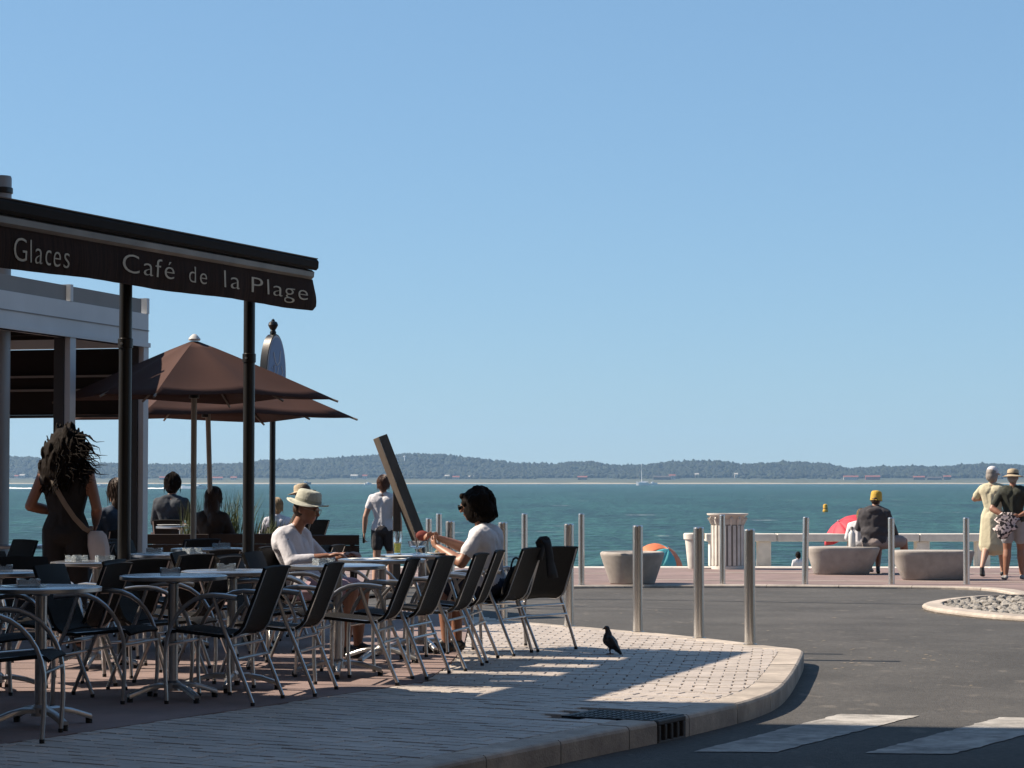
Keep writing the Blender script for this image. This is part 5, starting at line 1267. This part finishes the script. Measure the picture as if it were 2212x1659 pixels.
for i in range(420):
    a = rh.uniform(-1, 1); st = hp(a * .15 + .02, -.07 - rh.uniform(0, .08) * (1 - abs(a)), rh.uniform(-.20, .10) - abs(a) * .03); blow = rh.random() ** 1.6 if a > .1 else 0
    ln = rh.uniform(.10, .22); pts = []; ph = rh.uniform(0, 6)
    for t in (0, .2, .4, .6, .8, 1):
        pts.append(st + rt * (blow * ln * 1.25 * t + .016 * math.sin(ph + t * 9) + a * .03 * t) + up * (-(1 - blow * .75) * ln * t + .014 * math.cos(ph + t * 8) + blow * .04 * t * (1 - t)) - f * (.03 * t))
    b.tube(pts, [.005, .006, .006, .005, .0035, .001], 4, cap=False)
tag(b.build('loose_curls', HAIRD, e, smooth=True), kind='stuff')
STRAP = mat('tan_webbing_strap', (0.27, 0.22, 0.17), .8, 0, .1, 20)
pts = [V(-.10, -.02, 1.46), V(-.09, -.10, 1.37), V(-.04, -.135, 1.25), V(.03, -.13, 1.13), V(.10, -.125, 1.03), V(.17, -.10, .95), V(.20, -.02, .92)]
b = MB(); rings = []
for i, q in enumerate(pts):
    t = (pts[min(i + 1, 6)] - pts[max(i - 1, 0)]).normalized(); sdv = t.cross(V(0, -1, .0)).normalized() * .019; o_ = V(0, -.004, 0)
    rings.append([q - sdv, q + sdv, q + sdv + o_, q - sdv + o_])
b.loft(rings); b.build('shoulder_strap', STRAP, e)
b = MB(); rings = []
for z, w0, d0 in ((.93, .05, .03), (.90, .075, .05), (.82, .085, .055), (.70, .075, .05), (.64, .05, .04)):
    rings.append([V(.235 + (.93 - z) * .16 + w0 * math.cos(k * .785), -.02 + d0 * math.sin(k * .785), z) for k in range(8)])
b.loft(rings); o = b.build('white_cloth_bag', MATS['cloth_white'], e, smooth=True); o['label'] = 'white cloth bag hanging at her right hip'

# --- man in the bucket hat, seated facing the woman
e, J, (H, rt, f, up, ML, hp) = human('seated man in a pale bucket hat and white shirt, facing right', (-1.46, 17.30, 0.002), face_rz(FACE_R), .965, SIT, 'shirt_pale', 'cloth_striped', 'skin_tan', sleeve=1.55, leg=.8, slim=1.2, voxel=.0085,
    Jmod=dict(chest=(0, -.20, .81), neck=(0, -.18, .99), head=(0, -.085, 1.13), shL=(-.18, -.21, .94), shR=(.18, -.21, .94), hfwd=(0, 1, -.12), elR=(.25, -.08, .72), wrR=(.17, .17, .775), elL=(-.24, -.04, .72), wrL=(-.12, .21, .775), pnR=(0, 0, -1), pnL=(0, 0, -1)))
hair_blob(e, [('ell', hp(0, -.035, -.005), (.078, .078, .075), ML)], HAIRB, .010)
HATM = mat('pale_khaki_hat', (0.55, 0.56, 0.47), .85, 0, .12, 18, bump=.5, bscale=40)
def make_hat(e, hp, m, rx, ry, zc, brim, curl_f, curl_b, crown_h, name='hat', dome=False, band=None):
    n = 36; rings = []
    prof_ = [(1.0 + brim, 0.0, 1), (1.0 + brim, -.004, 1), (1.0 + brim * .5, .004, .5), (1.02, .010, 0), (1.0, .02, 0), (.97, crown_h * .5, 0), (.90, crown_h * .86, 0), (.78, crown_h * .98, 0), (.4, crown_h * (1.06 if dome else .98), 0), (.02, crown_h * (1.1 if dome else .95), 0)]
    for r_, z, cu in prof_:
        ring = []
        for k in range(n):
            a = 2 * math.pi * k / n; x, y = math.cos(a), math.sin(a); lift = cu * (curl_f * max(0, y) ** 2 + curl_b * max(0, -y) ** 2 - .0 + (-.012) * abs(x))
            ring.append(hp(rx * r_ * x, ry * r_ * y, zc + z + lift))
        rings.append(ring)
    b = MB(); b.loft(rings); o = b.build(name, m, e, smooth=True, angle=None)
    if band:
        rings = [[hp(rx * 1.015 * math.cos(2 * math.pi * k / n), ry * 1.015 * math.sin(2 * math.pi * k / n), zc + z) for k in range(n)] for z in (.014, .036)]
        b = MB(); b.loft(rings, cap=False); q = b.build('hat_band', band, o, smooth=True)
    return o
make_hat(e, hp, HATM, .087, .106, .045, .62, .030, .012, .105, band=mat('hat_band_cloth', (0.42, 0.43, 0.35), .85))
b = MB()
GLS = mat('thin_glasses_frame', (0.30, 0.26, 0.20), .3, .6)
for s_ in (-1, 1): b = MB(); b.tube([hp(s_ * .074, .0, .012), hp(s_ * .070, .08, .012), hp(s_ * .055, .098, .010)], .0025, 5); b.build('glasses_arm', GLS, e)
for s_ in (-1, 1):
    b = MB(); b.tube(arc(hp(s_ * .032, .103, .004), .022, 0, 360, 14, rt, up), .0022, 5, cap=False); q = b.build('glasses_lens_rim', GLS, e)

# --- woman in white at the same table, facing left
e, J, (H, rt, f, up, ML, hp) = human('seated woman in a white t-shirt and sunglasses, dark bob, facing left with raised hands', (WCH.x, WCH.y, 0.0), face_rz(FACE_L), 1.0, SIT, 'cloth_white', 'cloth_navy', 'skin_tan', sleeve=.62, leg=.75, slim=1.1, voxel=.0085, curl=.75,
    Jmod=dict(pelvis=(0, -.02, .51), hpL=(-.085, 0, .50), hpR=(.085, 0, .50), chest=(0, .03, .80), neck=(0, .045, .965), head=(0, .125, 1.115), shL=(-.17, .02, .915), shR=(.17, .03, .92), elL=(-.27, .12, .69), wrL=(-.13, .36, .80), elR=(.24, .22, .76), wrR=(.05, .43, .865), hfwd=(0, 1, -.18), pnL=(.6, -.2, .4), pnR=(-.7, .2, -.4)))
wh = [('ell', hp(0, -.030, .038), (.104, .116, .104), ML), ('ell', hp(0, -.080, -.045), (.120, .098, .115), ML), ('ell', hp(-.072, -.005, -.045), (.030, .065, .095), ML), ('ell', hp(.072, -.005, -.045), (.030, .065, .095), ML), ('ell', hp(0, -.10, -.09), (.10, .07, .06), ML), ('cap', hp(-.05, .058, .085), hp(.05, .058, .085), .026, .026)]
for i in range(120):
    d_ = V(rb_.gauss(0, 1), rb_.gauss(-.55, .6), rb_.gauss(.1, .8)).normalized(); wh.append(('ell', hp(.112 * d_.x, -.045 + .118 * d_.y, .005 + .120 * d_.z), (.022, .022, .028), ML))
hair_blob(e, wh, HAIRD, .008, 1)
b = MB(); rh = random.Random(4)
for i in range(300):
    a = rh.uniform(-1.7, 1.7) - math.pi / 2; st = hp(.104 * math.cos(a), -.05 + .110 * math.sin(a), rh.uniform(-.07, .07)); out = (st - hp(0, -.03, 0)).normalized(); ph = rh.uniform(0, 6)
    b.tube([st + out * (.002 + .010 * math.sin(t * 2.6)) - up * (.055 * t) + rt * .005 * math.sin(ph + 6 * t) for t in (0, .25, .5, .75, 1)], [.004, .0045, .004, .0035, .001], 4, cap=False)
tag(b.build('loose_strands', HAIRD, e, smooth=True), kind='stuff')
for s_ in (-1, 1):
    b = MB(); rings = [[hp(s_ * .034 + r_ * .030 * math.cos(k * .524), y - abs(r_ * .030 * math.cos(k * .524) * s_) * .25, .006 + r_ * .022 * math.sin(k * .524)) for k in range(12)] for r_, y in ((.9, .113), (1, .110), (.9, .106))]; b.loft(rings); b.build('sunglass_lens', MATS['eye_dark'], e, smooth=True)
    b = MB(); b.tube([hp(s_ * .066, .100, .012), hp(s_ * .082, .02, .014), hp(s_ * .082, -.03, .006)], .004, 5); b.build('sunglass_arm', MATS['eye_dark'], e)
# bread held in her hand, bag behind her, garment over the last chair
p = WCH + FACE_L * .53 + UR * -.03
b = MB(); b.lathe([(0, -.012), (.030, -.008), (.042, 0), (.030, .008), (0, .010)], 16, sx=1.3); o = b.build('sausage_slice', mat('cured_meat', (0.42, 0.10, 0.07), .5, 0, .2, 30), smooth=True, loc=(p.x, p.y, .885)); o.rotation_euler = (R(70), 0, R(15)); tag(o, 'flat reddish slice of food held up in the seated woman\'s hand', 'food')
c7 = empty('handbag', (WCH.x - FACE_L.x * .155, WCH.y - FACE_L.y * .155, .415), rot_to(FACE_L), 'dark handbag with a yellow panel wedged behind the seated woman', 'bag')
rings = [[V(x * .5, y, z) for x, y, z in ((-.10, -.15, z_), (.06, -.16, z_), (.08, 0, z_), (.06, .16, z_), (-.10, .15, z_))] for z_ in (0, .02)]
b = MB(); prb = []
for z_, k in ((0, .85), (.03, 1), (.12, .95), (.19, .8), (.235, .5), (.25, .2)): prb.append([V(.045 * math.cos(a) * k - z_ * .25, .165 * math.sin(a) * k, z_) for a in [R(20 * q) for q in range(18)]])
b.loft(prb); b.build('body', MATS['cloth_black'], c7, smooth=True)
b = MB(); b.box((-.035, -.10, .10), (.035, .09, .10)); bevel(b.build('side_panel', mat('ochre_leather', (0.36, 0.20, 0.06), .6, 0, .15, 20), c7), .01)
b = MB(); b.tube([V(-.06 + .0 * t, .11 * math.cos(R(a)), .22 + .09 * math.sin(R(a))) for t, a in ((0, 0), (0, 30), (0, 60), (0, 90), (0, 120), (0, 150), (0, 180))], .008, 6); b.build('handle', MATS['cloth_black'], c7, smooth=True)
jk = empty('dark_garment', (JACKET[0], JACKET[1], 0.0), JACKET[2], 'crumpled dark garment hanging over the back of the last empty chair', 'garment')
b = MB(); rings = []; rj = random.Random(8)
for i in range(14):
    t = i / 13
    if t < .35: x, z = -.335 - .02 * (t / .35), .70 + .155 * (t / .35)
    elif t < .5: x, z = -.355 - .05 * ((t - .35) / .15), .855 + .012 * math.sin((t - .35) / .15 * math.pi)
    else: x, z = -.41 - .05 * ((t - .5) / .5), .85 - .28 * ((t - .5) / .5)
    wd = .030 + .010 * math.sin(t * 7) + (.022 * t); cy = .205 - .02 * t
    rings.append([V(x + .018 * math.cos(k * .785) + rj.uniform(-.006, .006), cy + wd * math.cos(k * .785 + .4), z + .018 * math.sin(k * .785) + rj.uniform(-.006, .006)) if .3 < t < .52 else V(x + .020 * math.sin(k * .785 + .4) + rj.uniform(-.005, .005), cy + wd * math.cos(k * .785 + .4), z) for k in range(8)])
b.loft(rings); b.build('cloth', MATS['cloth_black'], jk, smooth=True, angle=None)

# --- woman walking away, white t-shirt
p = D(828, 1100, 31.0)
e, J, (H, rt, f, up, ML, hp) = human('woman walking away in a white t-shirt and dark shorts beside the leaning beam', (p.x, 31.0, road_z(31)), R(-8), .925, STAND, 'cloth_white', 'cloth_charcoal', 'skin_light', sleeve=.5, leg=.55, voxel=.010,
    Jmod=dict(anL=(-.10, -.16, .12), knL=(-.095, .0, .49), toL=(-.11, .0, .035), anR=(.10, .12, .075), knR=(.095, .10, .48), toR=(.11, .29, .03), elL=(-.25, -.06, 1.10), wrL=(-.275, -.02, .87), hfwd=(-.1, 1, -.1)))
hair_blob(e, cap_hair(hp, ML, 1.04), HAIRA, .010); strands(e, hp, rt, f, up, HAIRA, 200, .10, k=1.05)
b = MB(); b.box((-.285, .0, .78), (.03, .07, .13)); o = bevel(b.build('phone_case', BLACKM, e), .008)

# --- sitter in the yellow hat on the left oval bench, and the one beside
p = D(1892, 1170, ob1.location.y - .02); bz = PZ + .385
e, J, (H, rt, f, up, ML, hp) = human('person in a yellow hat and dark sweatshirt sitting on the left oval bench', (p.x - .02, p.y, PZ), R(-14), 1.03, SIT, 'cloth_charcoal', 'cloth_taupe', 'skin_tan', sleeve=1.9, leg=.85, slim=1.16, voxel=.011, extra=[('ell', V(0, .03, .80), (.235, .135, .24), I3, 'cloth_charcoal'), ('ell', V(0, .02, .64), (.225, .150, .15), I3, 'cloth_charcoal'), ('ell', V(.0, -.055, .965), (.115, .045, .055), I3, 'cloth_charcoal'), ('cap', V(-.06, .03, .99), V(-.19, .02, .93), .06, .06, 'cloth_charcoal'), ('cap', V(.06, .03, .99), V(.19, .02, .93), .06, .06, 'cloth_charcoal')],
    Jmod=dict(pelvis=(0, 0, .49), hpL=(-.09, 0, .48), hpR=(.09, .0, .48), chest=(-.01, .03, .83), neck=(0, .05, 1.0), head=(.02, .09, 1.135), shL=(-.19, .03, .94), shR=(.19, .03, .94), elL=(-.245, .10, .70), wrL=(-.12, .28, .60), elR=(.26, .12, .70), wrR=(.30, .34, .58), knR=(.42, .22, .50), anR=(.44, .40, .10), toR=(.50, .54, .03), knL=(.02, .44, .47), anL=(.03, .20, .09), toL=(.05, .06, .03), hfwd=(.15, 1, -.1)))
hair_blob(e, [('ell', hp(0, -.03, -.01), (.078, .085, .085), ML)], HAIRB, .012)
make_hat(e, hp, mat('yellow_cloth_hat', (0.62, 0.40, 0.05), .85, 0, .12, 16, bump=.5, bscale=30), .088, .106, -.005, .05, -.004, -.010, .130, dome=True)
p2 = D(1855, 1150, ob1.location.y + .18)
e, J, (H, rt, f, up, ML, hp) = human('fair-haired child in a white shirt half hidden behind the person in the yellow hat', (p2.x, p2.y, PZ), R(-25), .80, SIT, 'cloth_white', 'cloth_light_grey', 'skin_light', sleeve=1.7, leg=1.0, voxel=.011, Jmod=dict(pelvis=(0, 0, .58), hpL=(-.09, .02, .57), hpR=(.09, .02, .57), chest=(0, .03, .87), neck=(0, .06, 1.02), head=(.03, .12, 1.14), shL=(-.18, .02, .97), shR=(.18, .02, .97), knL=(-.11, .44, .52), knR=(.11, .44, .52), anL=(-.1, .46, .10), anR=(.1, .46, .10), toL=(-.1, .60, .04), toR=(.1, .60, .04)))
hair_blob(e, cap_hair(hp, ML, 1.05), HAIRY, .011); strands(e, hp, rt, f, up, HAIRY, 120, .11, k=1.06, seed=2)

# --- the strolling couple at the right edge
p = G(2146, 1246, PZ)
yd = 'cloth_pale_yellow'
e, J, (H, rt, f, up, ML, hp) = human('woman strolling in a pale yellow dress and white cap at the right edge', (p.x, p.y, PZ), R(-28), .985, STAND, yd, yd, 'skin_light', sleeve=.7, leg=0, slim=1.08, voxel=.010, shoes='shoe_black',
    extra=[('cap', V(0, 0, .90), V(.0, .02, .50), .155, .185, yd), ('cap', V(-.06, 0, .90), V(-.08, .01, .48), .13, .15, yd), ('cap', V(.06, 0, .90), V(.08, .03, .48), .13, .15, yd)],
    Jmod=dict(elL=(-.31, .06, 1.20), wrL=(-.14, .26, 1.22), anL=(-.09, -.30, .16), knL=(-.09, -.02, .47), toL=(-.10, -.19, .035), anR=(.09, .20, .075), knR=(.09, .16, .48), toR=(.10, .37, .03), hfwd=(.35, 1, -.12)))
hair_blob(e, cap_hair(hp, ML, 1.03), HAIRG, .011)
capm = MATS['cloth_white']
b = MB(); rings = [[hp(.086 * r_ * math.cos(R(a)), -.012 + .103 * r_ * math.sin(R(a)), z) for a in range(0, 360, 15)] for r_, z in ((1.02, .035), (1.0, .05), (.93, .09), (.7, .125), (.35, .142), (.02, .146))]; b.loft(rings); cp_ = b.build('cap', capm, e, smooth=True)
b = MB(); rings = [[hp(.08 * math.cos(R(a)) * k, .03 + .085 * math.sin(R(a)) + (k - 1) * .0 + ex * math.sin(R(a)), .035 - ex * .25 + t) for a in range(15, 166, 15)] for k, ex, t in ((1, 0, .004), (1.02, .075, .004), (1.02, .075, 0), (1, 0, 0))]; b.loft(rings, closed=True, cap=True); b.build('cap_visor', capm, cp_, smooth=True)
pm = G(2190, 1253, PZ)
e, J, (H, rt, f, up, ML, hp) = human('man strolling in a sun hat, dark patterned shirt and grey shorts at the right edge', (pm.x, pm.y, PZ), R(-14), .96, STAND, 'cloth_olive', 'cloth_light_grey', 'skin_tan', sleeve=.75, leg=.62, slim=1.2, voxel=.010, shoes='shoe_grey',
    Jmod=dict(elL=(-.31, -.12, 1.09), wrL=(-.12, -.21, .98), elR=(.31, -.12, 1.09), wrR=(.10, -.22, .99), anL=(-.12, -.02, .075), toL=(-.17, .16, .03), anR=(.12, .10, .075), knR=(.11, .10, .48), toR=(.16, .27, .03), hfwd=(.1, 1, -.1), hdL=(1, -.2, -.1), hdR=(-1, -.2, -.1)))
hair_blob(e, [('ell', hp(0, -.03, -.01), (.078, .085, .085), ML)], HAIRG, .012)
make_hat(e, hp, mat('straw_sun_hat', (0.52, 0.42, 0.28), .85, 0, .14, 30, bump=.5, bscale=60), .090, .108, .035, .75, .0, -.02, .10, dome=True, band=MATS['cloth_brown'])
b = MB(); rj = random.Random(6); rings = []
for z, w0 in ((1.03, .08), (.99, .13), (.93, .19), (.87, .13), (.80, .17), (.72, .09), (.64, .05)): rings.append([V(-.07 - (1 - z) * .22 + w0 * math.cos(R(a)) + rj.uniform(-.03, .03), -.225 + .030 * math.sin(R(a)) + rj.uniform(-.012, .012), z + rj.uniform(-.012, .012)) for a in range(0, 360, 24)])
b.loft(rings)
PRT = bpy.data.materials.new('black_and_white_print_cloth'); PRT.use_nodes = True; _n = PRT.node_tree.nodes; _l = PRT.node_tree.links
_t = _n.new('ShaderNodeTexCoord'); _x = _n.new('ShaderNodeTexNoise'); _x.inputs['Scale'].default_value = 26; _x.inputs['Detail'].default_value = 1; _l.new(_t.outputs['Object'], _x.inputs['Vector']); _r = _n.new('ShaderNodeValToRGB'); _l.new(_x.outputs[0], _r.inputs[0])
_r.color_ramp.interpolation = 'CONSTANT'; _r.color_ramp.elements[0].color = (.025, .022, .025, 1); _r.color_ramp.elements[1].position = .5; _r.color_ramp.elements[1].color = (.55, .47, .46, 1); _l.new(_r.outputs[0], _n['Principled BSDF'].inputs['Base Color']); _n['Principled BSDF'].inputs['Roughness'].default_value = .85
b.build('bundled_print_cloth', PRT, e, smooth=True, angle=None)

# --- sitters further back on the terrace
def sitter(px, Y, rz, top, hairm, label, sc=1.0, long=False, bun=False, Jm=None, z=0.002, chair_label=None, hat=None, skin='skin_tan'):
    p = D(px, 1100, Y)
    e, J, (H, rt, f, up, ML, hp) = human(label, (p.x, Y, z), rz, sc, SIT, top, 'cloth_charcoal', skin, sleeve=1.6, leg=1.6, voxel=.013, Jmod=Jm)
    pr = cap_hair(hp, ML, 1.08)
    if long: pr += [('ell', hp(.01, -.075, -.12), (.10, .06, .16), ML), ('ell', hp(.05, -.09, -.24), (.09, .05, .12), ML)]
    if bun: pr += [('ell', hp(0, -.03, .125), (.045, .045, .04), ML), ('ell', hp(0, -.055, -.03), (.088, .075, .09), ML)]
    hair_blob(e, pr, hairm, .012)
    if not hat: strands(e, hp, rt, f, up, hairm, 190, .16 if long else .10, .004, 1.10, int(px))
    if hat: make_hat(e, hp, hat, .09, .108, .03, .8, 0, -.01, .10, dome=True)
    if chair_label:
        fv = Vector((-math.sin(rz), math.cos(rz), 0)); c = place('c', ch0, p.x, Y, rot_to(fv), chair_label, 'chair', GRP); c.location.z = z
    return e
sitter(243, 24.2, R(35), 'denim', HAIRB, 'long-haired person in a denim shirt half hidden by the first awning post', 1.04, True, chair_label='sling armchair of the person in the denim shirt')
sitter(376, 30.4, R(-4), 'cloth_slate', HAIRD, 'dark-haired person in a slate top sitting beyond the plate table, seen from behind', 1.10, bun=True, chair_label='sling armchair of the dark-haired sitter beyond the plate table')
sitter(470, 25.72, R(-20), 'cloth_brown', HAIRB, 'person with long brown hair sitting on the bench under the parasols', .97, True)
sitter(594, 33.5, R(20), 'shirt_pale', HAIRY, 'fair person in a pale top behind the oval sign post', .95, z=PZ, chair_label='sling armchair behind the oval sign post', skin='skin_light')
sitter(643, 30.2, R(60), 'cloth_brown', HAIRB, 'person in a small straw hat just behind the man\'s shoulder', 1.0, hat=MATS['straw_sun_hat'], chair_label='sling armchair of the person in the small straw hat', skin='skin_light')
# --- bather on the beach
p = D(1724, 1210, 82.0)
e, J, (H, rt, f, up, ML, hp) = human('dark-haired bather in a white top on the beach below the sea wall', (p.x, 82.0, beach_z(82)), R(15), 1.0, STAND, 'cloth_white', 'cloth_navy', 'skin_tan', sleeve=.6, leg=.5, voxel=.016)
e.location.z = beach_z(82); hair_blob(e, cap_hair(hp, ML, 1.1), HAIRD, .014)

# --- pigeon
mat('pigeon_black', (0.012, 0.012, 0.014), .45, 0, .3, 40); mat('pigeon_leg', (0.12, 0.035, 0.03), .6); mat('pigeon_beak', (0.05, 0.045, 0.04), .5)
p = G(1318, 1413.5)
e = empty('pigeon', p, R(172), 'dark pigeon standing upright on the pavers, looking left', 'pigeon', sc=1.02)
K = 'pigeon_black'
pr = [('cap', V(.010, 0, .105), V(-.018, 0, .078), .047, .043, K), ('cap', V(.016, 0, .125), V(.012, 0, .150), .036, .026, K), ('cap', V(.012, 0, .150), V(.020, 0, .186), .024, .0185, K), ('ell', V(.025, 0, .194), (.021, .017, .0175), I3, K), ('cap', V(.042, 0, .190), V(.058, 0, .182), .0065, .0025, 'pigeon_beak'),
      ('cap', V(-.028, 0, .07), V(-.062, 0, .028), .032, .018, K), ('cap', V(-.062, 0, .028), V(-.080, 0, .006), .016, .010, K), ('cap', V(-.01, .038, .115), V(-.058, .022, .045), .020, .010, K), ('cap', V(-.01, -.038, .115), V(-.058, -.022, .045), .020, .010, K)]
for s_ in (-1, 1):
    pr += [('cap', V(-.004, s_ * .018, .055), V(.002, s_ * .018, .030), .012, .006, K), ('cap', V(.002, s_ * .018, .032), V(.0, s_ * .018, .006), .0042, .0038, 'pigeon_leg')]
    for a in (-28, 0, 28, 180): pr.append(('cap', V(0, s_ * .018, .005), V(.026 * math.cos(R(a)), s_ * .018 + .026 * math.sin(R(a)), .004), .0038, .003, 'pigeon_leg'))
meshobj('body', blob_mesh(pr, .0030, 2), None, e)
for s_ in (-1, 1):
    b = MB(); b.lathe([(.0028, -.001), (.0028, .001)], 8); o = b.build('eye', mat('orange_eye', (.45, .12, .02), .3), e, loc=(.032, s_ * .0158, .197)); o.rotation_euler = (R(90), 0, 0)
